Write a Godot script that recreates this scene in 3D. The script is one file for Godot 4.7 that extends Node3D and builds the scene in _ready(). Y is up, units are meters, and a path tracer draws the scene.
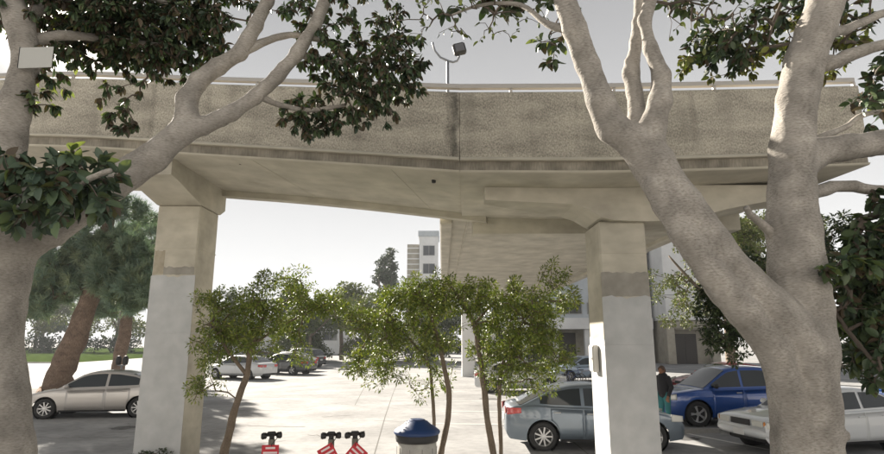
extends Node3D

var rng := RandomNumberGenerator.new()
var M := {}
var taken := {}
const EYE := Vector3(0, 2.5, 0)
const TILT := 0.1967

func _ready() -> void:
	rng.seed = 20417
	set_view_and_light()
	make_materials()
	build_ground()
	build_ramp()
	build_buildings()
	build_far_trees()
	build_cars()
	build_street_trees()
	build_young_trees()
	build_small_things()

# ---------------------------------------------------------------- camera, sky, sun
func set_view_and_light() -> void:
	var cam := Camera3D.new()
	cam.name = "camera"
	cam.position = EYE
	cam.rotation.x = TILT
	cam.fov = 44.36
	cam.near = 0.05
	cam.far = 1500.0
	add_child(cam)
	cam.current = true
	var env := Environment.new()
	var sm := ProceduralSkyMaterial.new()
	sm.sky_top_color = lin(0.064, 0.065, 0.068)
	sm.sky_horizon_color = lin(0.325, 0.324, 0.322)
	sm.sky_curve = 0.34
	sm.ground_bottom_color = lin(0.10, 0.10, 0.10)
	sm.ground_horizon_color = lin(0.30, 0.30, 0.30)
	sm.sun_angle_max = 22.0
	sm.sun_curve = 0.1
	var sky := Sky.new()
	sky.sky_material = sm
	env.background_mode = Environment.BG_SKY
	env.sky = sky
	env.tonemap_mode = Environment.TONE_MAPPER_LINEAR
	env.tonemap_exposure = 3.6
	env.fog_enabled = true
	env.fog_density = 0.0007
	env.fog_light_color = Color(0.95, 0.97, 1.0)
	env.sdfgi_enabled = true
	env.ssao_enabled = true
	env.ssil_enabled = true
	var we := WorldEnvironment.new()
	we.name = "world_environment"
	we.environment = env
	add_child(we)
	var sun := DirectionalLight3D.new()
	sun.name = "sun"
	sun.light_energy = 1.6
	sun.light_color = Color(1.0, 0.96, 0.90)
	sun.light_angular_distance = 0.5
	sun.shadow_enabled = true
	add_child(sun)
	sun.look_at_from_position(Vector3(-0.56, 0.455, -0.74) * 50.0, Vector3.ZERO)

# ---------------------------------------------------------------- small helpers
func lin(r: float, g: float, b: float) -> Color:
	return Color(r, g, b).linear_to_srgb()

func numbered(called: String) -> String:
	if not taken.has(called):
		taken[called] = 0
		return called
	taken[called] += 1
	return "%s_%03d" % [called, taken[called]]

func tag(o: Node, label: String, category: String, group := "", kind := "") -> Node:
	if label: o.set_meta("label", label)
	if category: o.set_meta("category", category)
	if group: o.set_meta("group", group)
	if kind: o.set_meta("kind", kind)
	return o

func thing(called: String, label: String, category: String, at := Vector3.ZERO, group := "") -> Node3D:
	var o := Node3D.new()
	o.name = numbered(called)
	o.position = at
	add_child(o)
	tag(o, label, category, group)
	return o

func nst(smooth := false) -> SurfaceTool:
	var st := SurfaceTool.new()
	st.begin(Mesh.PRIMITIVE_TRIANGLES)
	st.set_smooth_group(0 if smooth else -1)
	return st

func mesh_of(st: SurfaceTool) -> ArrayMesh:
	st.generate_normals()
	return st.commit()

func part(called: String, what, mat: Material, parent: Node3D, world := false) -> MeshInstance3D:
	var o := MeshInstance3D.new()
	o.name = called
	o.mesh = mesh_of(what) if what is SurfaceTool else what
	o.material_override = mat
	parent.add_child(o, true)
	if world:
		o.position = -parent.position
	return o

func structure(called: String, what, mat: Material) -> MeshInstance3D:
	var o := MeshInstance3D.new()
	o.name = numbered(called)
	o.mesh = mesh_of(what) if what is SurfaceTool else what
	o.material_override = mat
	add_child(o)
	o.set_meta("kind", "structure")
	return o

func tri(st: SurfaceTool, a: Vector3, b: Vector3, c: Vector3) -> void:
	st.add_vertex(a); st.add_vertex(b); st.add_vertex(c)

func quad(st: SurfaceTool, a: Vector3, b: Vector3, c: Vector3, d: Vector3) -> void:
	st.add_vertex(a); st.add_vertex(b); st.add_vertex(c)
	st.add_vertex(a); st.add_vertex(c); st.add_vertex(d)

func tri_out(st: SurfaceTool, a: Vector3, b: Vector3, c: Vector3, mid: Vector3) -> void:
	if (b - a).cross(c - a).dot((a + b + c) / 3.0 - mid) > 0.0: tri(st, a, c, b)
	else: tri(st, a, b, c)

func quad_out(st: SurfaceTool, a: Vector3, b: Vector3, c: Vector3, d: Vector3, mid: Vector3) -> void:
	if (c - a).cross(d - b).dot((a + b + c + d) / 4.0 - mid) > 0.0: quad(st, a, d, c, b)
	else: quad(st, a, b, c, d)

# a box with chamfered edges
func bbox(st: SurfaceTool, mid: Vector3, size: Vector3, bev := 0.0, turn := Basis()) -> void:
	var h := size / 2.0
	bev = minf(bev, minf(h.x, minf(h.y, h.z)) * 0.9)
	var f := func(axis: int, s: Vector3) -> Vector3:
		var p := Vector3(s.x * (h.x - bev), s.y * (h.y - bev), s.z * (h.z - bev))
		p[axis] = s[axis] * h[axis]
		return mid + turn * p
	for axis in 3:
		var u := (axis + 1) % 3
		var w := (axis + 2) % 3
		for sg in [-1.0, 1.0]:
			var c := []
			for k in [[-1, -1], [1, -1], [1, 1], [-1, 1]]:
				var s := Vector3()
				s[axis] = sg; s[u] = k[0]; s[w] = k[1]
				c.append(f.call(axis, s))
			quad_out(st, c[0], c[1], c[2], c[3], mid)
	if bev <= 0.0: return
	for axis in 3:
		var u := (axis + 1) % 3
		var w := (axis + 2) % 3
		for k in [[-1, -1], [1, -1], [1, 1], [-1, 1]]:
			var s0 := Vector3(); var s1 := Vector3()
			s0[axis] = -1; s0[u] = k[0]; s0[w] = k[1]
			s1 = s0; s1[axis] = 1
			quad_out(st, f.call(u, s0), f.call(u, s1), f.call(w, s1), f.call(w, s0), mid)
	for sx in [-1, 1]:
		for sy in [-1, 1]:
			for sz in [-1, 1]:
				var s := Vector3(sx, sy, sz)
				tri_out(st, f.call(0, s), f.call(1, s), f.call(2, s), mid)

func tube(st: SurfaceTool, pts: Array, radii: Array, sides := 8, cap := true) -> void:
	var rings := []
	var side := Vector3.RIGHT
	for i in pts.size():
		var t: Vector3 = (pts[mini(i + 1, pts.size() - 1)] - pts[maxi(i - 1, 0)]).normalized()
		side = side - t * side.dot(t)
		if side.length() < 0.05:
			side = Vector3.FORWARD - t * t.dot(Vector3.FORWARD)
			if side.length() < 0.05: side = Vector3.UP - t * t.dot(Vector3.UP)
		side = side.normalized()
		var up := t.cross(side)
		var ring := PackedVector3Array()
		for k in sides:
			var a := TAU * k / sides
			ring.append(pts[i] + (side * cos(a) + up * sin(a)) * radii[i])
		rings.append(ring)
	for i in pts.size() - 1:
		for k in sides:
			var j := (k + 1) % sides
			quad(st, rings[i][k], rings[i + 1][k], rings[i + 1][j], rings[i][j])
	if cap:
		for k in sides:
			var j := (k + 1) % sides
			tri(st, rings[0][k], rings[0][j], pts[0])
			tri(st, rings[-1][j], rings[-1][k], pts[-1])

func pipe(st: SurfaceTool, a: Vector3, b: Vector3, r: float, sides := 8) -> void:
	tube(st, [a, b], [r, r], sides)

# turned about the y axis: profile of (radius, height)
func lathe(st: SurfaceTool, prof: Array, at := Vector3.ZERO, sides := 24, turn := Basis()) -> void:
	for i in prof.size() - 1:
		for k in sides:
			var a := TAU * k / sides
			var b := TAU * (k + 1) / sides
			var p := func(r: Vector2, t: float) -> Vector3: return at + turn * Vector3(cos(t) * r.x, r.y, sin(t) * r.x)
			quad(st, p.call(prof[i], a), p.call(prof[i + 1], a), p.call(prof[i + 1], b), p.call(prof[i], b))

func grid(st: SurfaceTool, rows: Array, closed := false) -> void:
	for i in rows.size() - 1:
		var n: int = rows[i].size()
		for k in (n if closed else n - 1):
			var j := (k + 1) % n
			quad(st, rows[i][k], rows[i + 1][k], rows[i + 1][j], rows[i][j])

func sheet(st: SurfaceTool, x0: float, z0: float, x1: float, z1: float, y: float) -> void:
	quad(st, Vector3(x0, y, z0), Vector3(x1, y, z0), Vector3(x1, y, z1), Vector3(x0, y, z1))

# a flat strip of width w along ground points
func strip(st: SurfaceTool, pts: Array, w: float, y: float) -> void:
	for i in pts.size() - 1:
		var a := Vector3(pts[i].x, y, pts[i].y)
		var b := Vector3(pts[i + 1].x, y, pts[i + 1].y)
		var n := (b - a).normalized().cross(Vector3.UP) * w / 2.0
		quad(st, a - n, a + n, b + n, b - n)

func wob(p: Vector3, s: float) -> Vector3:
	return p + Vector3(rng.randf_range(-s, s), rng.randf_range(-s, s), rng.randf_range(-s, s))

# ---------------------------------------------------------------- materials
func noise_tex(seed_: int, freq: float, cols: Array, octaves := 5, kind := FastNoiseLite.TYPE_SIMPLEX_SMOOTH, size := 512, offs := []) -> NoiseTexture2D:
	var n := FastNoiseLite.new()
	n.seed = seed_
	n.noise_type = kind
	n.frequency = freq
	n.fractal_octaves = octaves
	var t := NoiseTexture2D.new()
	t.width = size
	t.height = size
	t.seamless = true
	t.noise = n
	var g := Gradient.new()
	var o := PackedFloat32Array()
	var c := PackedColorArray()
	for i in cols.size():
		o.append(offs[i] if offs else float(i) / (cols.size() - 1))
		c.append(cols[i])
	g.offsets = o
	g.colors = c
	t.color_ramp = g
	return t

func greys(a: float, b: float) -> Array:
	return [Color(a, a, a), Color((a + b) / 2, (a + b) / 2, (a + b) / 2), Color(b, b, b)]

# grain: three linear colours dark to light; fine pattern, coarse blotches over it, relief in centimetres
func surface_mat(called: String, cols: Array, freq: float, scale: Vector3, rough := 0.9, relief := 0.0, blotch := 0.25, blotch_scale := 0.12, bump: Texture2D = null) -> StandardMaterial3D:
	var m := StandardMaterial3D.new()
	m.resource_name = called
	var cc := []
	for c in cols: cc.append(c)
	m.albedo_texture = noise_tex(called.hash() % 9999, freq, cc)
	m.uv1_triplanar = true
	m.uv1_world_triplanar = true
	m.uv1_scale = scale
	m.roughness = rough
	m.metallic_specular = 0.35
	if blotch > 0.0:
		m.detail_enabled = true
		m.detail_blend_mode = BaseMaterial3D.BLEND_MODE_MUL
		m.detail_uv_layer = BaseMaterial3D.DETAIL_UV_2
		m.detail_albedo = noise_tex(called.hash() % 7777 + 3, 0.012, greys(1.0 - blotch, 1.0), 4)
		m.uv2_triplanar = true
		m.uv2_world_triplanar = true
		m.uv2_scale = Vector3.ONE * blotch_scale
	if relief > 0.0:
		m.heightmap_enabled = true
		m.heightmap_scale = relief
		m.heightmap_texture = bump if bump else M.bump_fine
	return m

func plain_mat(called: String, c: Color, rough := 0.6, metal := 0.0, coat := 0.0) -> StandardMaterial3D:
	var m := StandardMaterial3D.new()
	m.resource_name = called
	m.albedo_color = c
	m.roughness = rough
	m.metallic = metal
	if coat > 0.0:
		m.clearcoat_enabled = true
		m.clearcoat = coat
		m.clearcoat_roughness = 0.06
	return m

func leaf_mat(called: String, c: Color, back: Color, rough := 0.45, vertex := true) -> StandardMaterial3D:
	var m := plain_mat(called, c, rough)
	m.vertex_color_use_as_albedo = vertex
	m.cull_mode = BaseMaterial3D.CULL_DISABLED
	m.backlight_enabled = true
	m.backlight = back
	m.metallic_specular = 0.4
	return m

func make_materials() -> void:
	M.bump_fine = noise_tex(11, 0.05, greys(0.0, 1.0), 5)
	M.bump_bark = noise_tex(12, 0.025, greys(0.0, 1.0), 6)
	M.bump_bark.noise.fractal_type = FastNoiseLite.FRACTAL_RIDGED
	M.bump_bark.noise.fractal_gain = 0.6
	M.lot = surface_mat("lot_pavement", [lin(.29, .292, .296), lin(.35, .352, .356), lin(.39, .391, .393)], 0.03, Vector3.ONE * 0.22, 0.95, 0.15, 0.22, 0.06)
	M.side_lot = surface_mat("worn_asphalt", [lin(.11, .11, .112), lin(.14, .14, .14), lin(.18, .178, .175)], 0.04, Vector3.ONE * 0.3, 0.95, 0.2, 0.3, 0.06)
	M.asphalt = surface_mat("worn_concrete_road", [lin(.22, .22, .215), lin(.26, .26, .255), lin(.30, .30, .29)], 0.08, Vector3.ONE * 0.5, 0.95, 0.2, 0.3, 0.08)
	M.walk = surface_mat("pavement_concrete", [lin(.38, .37, .35), lin(.43, .42, .40), lin(.47, .46, .44)], 0.04, Vector3.ONE * 0.4, 0.95, 0.1, 0.25, 0.1)
	M.concrete = surface_mat("board_formed_concrete", [lin(.48, .445, .375), lin(.53, .495, .415), lin(.56, .525, .445)], 0.012, Vector3(0.35, 0.7, 0.35), 0.9, 0.12, 0.16, 0.16)
	M.grey_paint = surface_mat("grey_wall_paint", [lin(.44, .45, .455), lin(.475, .482, .486), lin(.505, .51, .512)], 0.01, Vector3.ONE * 0.5, 0.75, 0.03, 0.08, 0.3)
	M.dark_patch = surface_mat("grey_brown_patch", [lin(.30, .285, .25), lin(.34, .32, .285), lin(.38, .36, .32)], 0.015, Vector3.ONE * 0.5, 0.85, 0.03, 0.15, 0.3)
	M.tan_patch = surface_mat("tan_patch", [lin(.40, .355, .27), lin(.46, .41, .32), lin(.50, .45, .36)], 0.02, Vector3.ONE * 0.6, 0.9, 0.05, 0.2, 0.3)
	M.bark = surface_mat("smooth_grey_bark", [lin(.29, .262, .228), lin(.43, .395, .352), lin(.475, .44, .395), lin(.565, .535, .49)], 0.05, Vector3(0.9, 2.2, 0.9), 0.85, 0.5, 0.34, 0.45, M.bump_bark)
	M.bark.albedo_texture.color_ramp.offsets = PackedFloat32Array([0.08, 0.36, 0.58, 0.92])
	M.fascia = surface_mat("rain_streaked_concrete", [lin(.27, .245, .20), lin(.37, .335, .275), lin(.45, .41, .34)], 0.05, Vector3(0.9, 0.12, 0.9), 0.95, 0.2, 0.35, 0.3)
	M.rail = plain_mat("brown_grey_rail_paint", lin(.40, .375, .345), 0.45, 0.3)
	M.bark.uv1_triplanar_sharpness = 2.0
	M.young_bark = surface_mat("brown_bark", [lin(.13, .098, .07), lin(.21, .165, .125), lin(.30, .25, .20)], 0.05, Vector3(2.5, 1.2, 2.5), 0.95, 1.0, 0.2, 0.6)
	M.pine_bark = surface_mat("pine_bark", [lin(.12, .085, .065), lin(.27, .195, .15), lin(.38, .295, .235)], 0.04, Vector3(1.2, 0.35, 1.2), 0.95, 3.0, 0.3, 0.4)
	M.twig = plain_mat("twig_bark", lin(.10, .08, .065), 0.9)
	M.white_wall = surface_mat("white_render", [lin(.66, .66, .66), lin(.70, .70, .70), lin(.73, .73, .725)], 0.01, Vector3.ONE * 0.2, 0.85, 0.05, 0.06, 0.05)
	M.grey_wall = surface_mat("pale_grey_panel", [lin(.40, .44, .48), lin(.44, .475, .51), lin(.48, .51, .54)], 0.01, Vector3.ONE * 0.2, 0.7, 0.0, 0.06, 0.06)
	M.tan_wall = surface_mat("tan_render", [lin(.34, .31, .26), lin(.39, .36, .30), lin(.42, .39, .33)], 0.01, Vector3.ONE * 0.3, 0.9, 0.05, 0.12, 0.1)
	M.window = plain_mat("dark_glass", lin(.025, .03, .036), 0.06)
	M.frame = plain_mat("window_frame", lin(.30, .30, .30), 0.5, 0.3)
	M.door = plain_mat("brown_door", lin(.035, .028, .024), 0.6)
	M.car_glass = plain_mat("tinted_car_glass", lin(.022, .027, .03), 0.04)
	M.tyre = plain_mat("tyre_rubber", lin(.022, .022, .023), 0.85)
	M.rim = plain_mat("alloy", lin(.55, .55, .56), 0.32, 0.8)
	M.dark_trim = plain_mat("black_trim", lin(.02, .02, .021), 0.6)
	M.red_lamp = plain_mat("red_lamp", lin(.45, .02, .018), 0.15, 0.0, 1.0)
	M.clear_lamp = plain_mat("clear_lamp", lin(.62, .62, .58), 0.12, 0.0, 1.0)
	M.amber_lamp = plain_mat("amber_lamp", lin(.55, .20, .03), 0.2, 0.0, 1.0)
	M.plate = plain_mat("number_plate", lin(.6, .6, .6), 0.5)
	M.steel = plain_mat("galvanised_steel", lin(.30, .29, .28), 0.5, 0.55)
	M.pole = plain_mat("grey_pole_paint", lin(.20, .21, .23), 0.5, 0.3)
	M.line = surface_mat("worn_white_paint", [lin(.45, .45, .44), lin(.62, .62, .61), lin(.72, .72, .71)], 0.06, Vector3.ONE * 0.8, 0.9, 0.0, 0.0)
	M.crack = plain_mat("dark_joint", lin(.10, .097, .09), 0.95)
	M.grass = leaf_mat("grass", lin(1, 1, 1), lin(.05, .08, .01))
	M.turf = surface_mat("turf", [lin(.05, .085, .02), lin(.075, .115, .03), lin(.10, .14, .045)], 0.06, Vector3.ONE * 0.4, 0.95, 0.6, 0.35, 0.1)
	M.turf.metallic_specular = 0.0
	M.turf.roughness = 1.0
	M.fig_leaf = leaf_mat("leathery_leaf", Color.WHITE, lin(.14, .175, .03), 0.42)
	M.young_leaf = leaf_mat("small_leaf", Color.WHITE, lin(.32, .35, .06), 0.5)
	M.far_leaf = leaf_mat("far_leaf", Color.WHITE, lin(.18, .21, .05), 0.6)
	M.needle = leaf_mat("needle", Color.WHITE, lin(.22, .28, .17), 0.6)
	M.parapet = parapet_mat()

# exposed aggregate with vertical ribs, water stains where the photograph shows them; u runs along the wall, v down from its top
func parapet_mat() -> StandardMaterial3D:
	var w := 2048
	var h := 160
	var im := Image.create(w, h, false, Image.FORMAT_RGB8)
	var bm := Image.create(w, h, false, Image.FORMAT_RGB8)
	var fine := FastNoiseLite.new(); fine.seed = 5; fine.frequency = 0.42; fine.fractal_octaves = 2
	var big := FastNoiseLite.new(); big.seed = 8; big.frequency = 0.012; big.fractal_octaves = 4
	var run := FastNoiseLite.new(); run.seed = 9; run.frequency = 0.03; run.fractal_octaves = 4
	var streaks := [[0.7672, 0.0034, 0.72, 1.0], [0.7635, 0.0020, 0.35, 0.8], [0.572, 0.0030, 0.30, 1.0], [0.90, 0.0030, 0.16, 0.8], [0.835, 0.002, 0.14, 0.9], [0.66, 0.004, 0.16, 0.7], [0.61, 0.003, 0.15, 0.8], [0.72, 0.002, 0.14, 0.6]]
	for y in h:
		var fy := float(y) / h
		for x in w:
			var fx := float(x) / w
			var g := fine.get_noise_2d(x * 1.25, y * 0.38)
			var b := big.get_noise_2d(x, y * 1.6)
			var t := 0.345 + g * 0.20 + b * 0.12
			var d := run.get_noise_2d(x * 1.0, y * 0.06)
			t -= maxf(0.0, d - 0.12) * 0.22 * (0.5 + g)
			for s in streaks:
				var off: float = absf(fx - s[0] + run.get_noise_2d(y * 0.7, s[0] * 900.0) * 0.0022) / s[1]
				if off < 1.0 and fy < s[3] + 0.25 * run.get_noise_2d(x * 3.0, 7.0):
					t -= s[2] * t * smoothstep(1.0, 0.25, off) * (0.8 + 0.6 * run.get_noise_2d(x * 2.0, y * 0.5))
			t = clampf(t, 0.03, 0.6)
			im.set_pixel(x, y, Color(t * 1.04, t * 0.955, t * 0.79).linear_to_srgb())
			var e := clampf(0.5 + g * 0.9, 0.0, 1.0)
			bm.set_pixel(x, y, Color(e, e, e))
	var m := StandardMaterial3D.new()
	m.resource_name = "exposed_aggregate"
	m.albedo_texture = ImageTexture.create_from_image(im)
	m.heightmap_enabled = true
	m.heightmap_scale = 0.5
	m.heightmap_texture = ImageTexture.create_from_image(bm)
	m.roughness = 0.95
	m.texture_repeat = false
	return m

# ---------------------------------------------------------------- ground
func build_ground() -> void:
	var st := nst()
	sheet(st, -450, -600, 450, 250, 0.0)
	var g := structure("ground", st, M.lot)
	# joints between the pavement slabs, and cracks
	for line in [[[-1.42, -11.8], [-1.48, -12.9], [-1.85, -19.0], [-2.26, -26.8], [-2.6, -34.0]], [[-3.3, -22.0], [-4.3, -33.0]], [[-14.0, -25.2], [-3.0, -24.6], [0.3, -24.4]], [[3.2, -12.0], [3.3, -30.0]], [[-1.95, -22.0], [2.5, -21.9]]]:
		var js := nst()
		var pts := []
		for p in line: pts.append(Vector2(p[0], p[1]))
		strip(js, pts, 0.025, 0.004)
		part("joint", js, M.crack, g)
	for c in [[-4.9, -16.9, 1.9, 0.12], [-6.1, -20.5, 3.0, -0.1], [-2.9, -15.2, 1.2, 0.4], [-5.4, -27.0, 3.5, 0.02], [-3.6, -22.2, 1.4, 0.7], [-3.4, -19.0, 1.0, -0.3], [-7.6, -15.8, 2.6, 0.08], [-9.2, -15.0, 2.2, -0.05], [-8.5, -17.2, 1.6, 0.1], [-1.2, -17.8, 1.8, 0.3], [-6.8, -23.8, 2.4, 0.2], [-2.4, -28.5, 3.0, -0.15], [-4.2, -32.0, 3.6, 0.1], [1.6, -18.6, 1.3, -0.4], [-0.6, -14.4, 0.9, 1.2], [-4.4, -14.2, 1.1, -0.8], [2.4, -16.4, 1.0, 0.2], [-7.4, -30.5, 3.0, 0.3]]:
		var cs := nst()
		var pts := []
		for i in 12:
			var t := i / 11.0 - 0.5
			pts.append(Vector2(c[0] + t * c[2] + rng.randf_range(-.03, .03), c[1] + t * c[2] * c[3] + rng.randf_range(-.09, .09)))
		strip(cs, pts, rng.randf_range(0.02, 0.045), 0.004)
		part("crack", cs, M.crack, g)
	# tar-filled repairs and oil marks under the bays have a ragged outline of their own
	for s in [[2.0, -24.2, 0.5], [-9.0, -16.6, 0.45], [6.2, -14.9, 0.4], [3.4, -20.0, 0.5], [-10.5, -39.0, 0.8]]:
		var os := nst()
		var ring := []
		for i in 18:
			var a := TAU * i / 18
			ring.append(Vector3(s[0] + cos(a) * s[2] * rng.randf_range(.6, 1.1), 0.005, s[1] + sin(a) * s[2] * rng.randf_range(.5, .9)))
		for i in 18: tri(os, Vector3(s[0], 0.005, s[1]), ring[i], ring[(i + 1) % 18])
		part("oil_stain", os, M.side_lot, g)
	st = nst()
	sheet(st, -200, -4.0, 200, 30, 0.004)
	structure("road", st, M.asphalt)
	st = nst()
	bbox(st, Vector3(0, 0.0, -7.4), Vector3(120, 0.26, 6.4), 0.02)
	structure("pavement", st, M.walk)
	st = nst()
	bbox(st, Vector3(0, -0.01, -4.09), Vector3(120, 0.27, 0.18), 0.025)
	structure("kerb", st, M.walk)
	# lawn and its kerb across the side street
	st = nst()
	sheet(st, -190, -150, -38, -58, 0.012)
	structure("lawn", st, M.turf)
	st = nst()
	for x in 40: bbox(st, Vector3(-117 + x * 2.0, 0.05, -57.9), Vector3(1.98, 0.14, 0.18), 0.02)
	structure("lawn_kerb", st, M.walk)
	# planting strip behind the silver saloon
	st = nst()
	bbox(st, Vector3(-19.0, 0.03, -26.0), Vector3(15.0, 0.16, 4.0), 0.03)
	structure("planting_strip", st, M.walk)
	st = nst()
	sheet(st, -26.2, -27.7, -11.8, -24.3, 0.12)
	structure("planting_soil", st, M.side_lot)
	# bay lines
	for l in [[[-14.2, -16.4], [-12.6, -17.2]], [[-0.2, -17.3], [2.2, -17.2]], [[0.0, -20.2], [2.6, -20.1]], [[0.1, -23.4], [3.0, -23.2]], [[0.1, -28.4], [3.4, -28.2]], [[5.7, -17.6], [7.6, -13.0]], [[4.6, -12.6], [9.5, -12.3]], [[-10.0, -33.6], [-14.5, -35.6]], [[-9.2, -37.6], [-13.7, -39.6]], [[-9.6, -42.0], [-14.1, -44.0]], [[-10.2, -47.6], [-14.7, -49.6]], [[-13.6, -20.6], [-8.6, -21.2]]]:
		st = nst()
		strip(st, [Vector2(l[0][0], l[0][1]), Vector2(l[1][0], l[1][1])], 0.10, 0.008)
		var b := structure("bay_line", st, M.line)
	for p in [[6.9, -15.75, 0.18], [11.6, -16.6, 0.1]]:
		var t := thing("wheel_stop", "low concrete wheel stop in front of the blue car's wheel" if p[0] < 8 else "low concrete wheel stop behind the old white saloon", "wheel stop", Vector3(p[0], 0, p[1]))
		st = nst()
		var rows := []
		for x in [-0.9, -0.82, 0.82, 0.9]:
			var e := 0.02 if absf(x) > 0.85 else 0.0
			rows.append([Vector3(x, 0.0, 0.09), Vector3(x, 0.10 - e, 0.06 - e), Vector3(x, 0.10 - e, -0.06 + e), Vector3(x, 0, -0.09)])
		grid(st, rows)
		for r in [rows[0], rows[-1]]: quad_out(st, r[0], r[1], r[2], r[3], Vector3(0, .05, 0))
		var o := part("bar", st, M.walk, t)
		o.rotation.y = p[2]

# ---------------------------------------------------------------- the elevated ramp
const EDGE := [[-22.0, -15.8, 7.3], [-15.0, -12.6, 6.98], [-11.0, -11.3, 6.70], [-7.5, -10.4, 6.38], [-4.56, -10.0, 6.07], [-1.63, -9.4, 5.69], [0.3, -9.0, 5.43], [2.97, -8.9, 5.40], [5.54, -9.0, 5.50], [7.3, -9.1, 5.60]]
const WIDE := [3.2, 3.15, 3.1, 3.0, 3.15, 3.45, 3.75, 3.95, 3.95, 3.95]

func edge_frames(i0: int, i1: int) -> Array:
	var pts := []
	for i in range(i0, i1):
		for k in 6:
			var t := k / 6.0
			var a := Vector3(EDGE[i][0], EDGE[i][2], EDGE[i][1]); var b := Vector3(EDGE[i + 1][0], EDGE[i + 1][2], EDGE[i + 1][1])
			var p := a
			var q := b
			if i > 0: p = Vector3(EDGE[i - 1][0], EDGE[i - 1][2], EDGE[i - 1][1])
			if i + 2 < EDGE.size(): q = Vector3(EDGE[i + 2][0], EDGE[i + 2][2], EDGE[i + 2][1])
			if i == 5: q = b + (b - a)
			if i == 6: p = a - (b - a)
			pts.append([a.cubic_interpolate(b, p, q, t), lerpf(WIDE[i], WIDE[i + 1], t)])
	pts.append([Vector3(EDGE[i1][0], EDGE[i1][2], EDGE[i1][1]), WIDE[i1]])
	var out := []
	for i in pts.size():
		var t: Vector3 = pts[mini(i + 1, pts.size() - 1)][0] - pts[maxi(i - 1, 0)][0]
		t.y = 0
		var n := Vector3.UP.cross(t.normalized())
		if n.z > 0: n = -n
		out.append([pts[i][0], n, pts[i][1]])
	return out

# profile points are (inward, up); an inward value above 1 is measured back from the far edge
func sweep(st: SurfaceTool, fr: Array, prof: Array, uv_len := 0.0, uv_from := 0.0) -> void:
	var rows := []
	for f in fr:
		var r := []
		for p in prof:
			var n: float = p[0] if p[0] <= 1.0 else f[2] - (p[0] - 2.0)
			r.append(f[0] + f[1] * n + Vector3.UP * p[1])
		rows.append(r)
	var s := uv_from
	for i in rows.size() - 1:
		var ds: float = fr[i][0].distance_to(fr[i + 1][0])
		for k in prof.size():
			var j := (k + 1) % prof.size()
			if uv_len > 0.0:
				var u0 := s / uv_len
				var u1 := (s + ds) / uv_len
				var v0: float = 1.0 - prof[k][1] / 1.25
				var v1: float = 1.0 - prof[j][1] / 1.25
				if absf(prof[k][1] - prof[j][1]) < 0.02:
					v1 = v0 + 0.15
				for w in [[i, k, u0, v0], [i + 1, k, u1, v0], [i + 1, j, u1, v1], [i, k, u0, v0], [i + 1, j, u1, v1], [i, j, u0, v1]]:
					st.set_uv(Vector2(w[2], w[3]))
					st.add_vertex(rows[w[0]][w[1]])
			else:
				quad(st, rows[i][k], rows[i + 1][k], rows[i + 1][j], rows[i][j])
		s += ds
	for e in [rows[0], rows[-1]]:
		var mid := Vector3()
		for p in e: mid += p / e.size()
		for k in e.size():
			if uv_len > 0.0: st.set_uv(Vector2(0.5, 0.5))
			tri(st, e[k], e[(k + 1) % e.size()], mid)

func beam_loft(st: SurfaceTool, secs: Array) -> void:
	# each section: four corners in order
	grid(st, secs, true)
	for e in [secs[0], secs[-1]]:
		quad(st, e[0], e[1], e[2], e[3])

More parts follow.
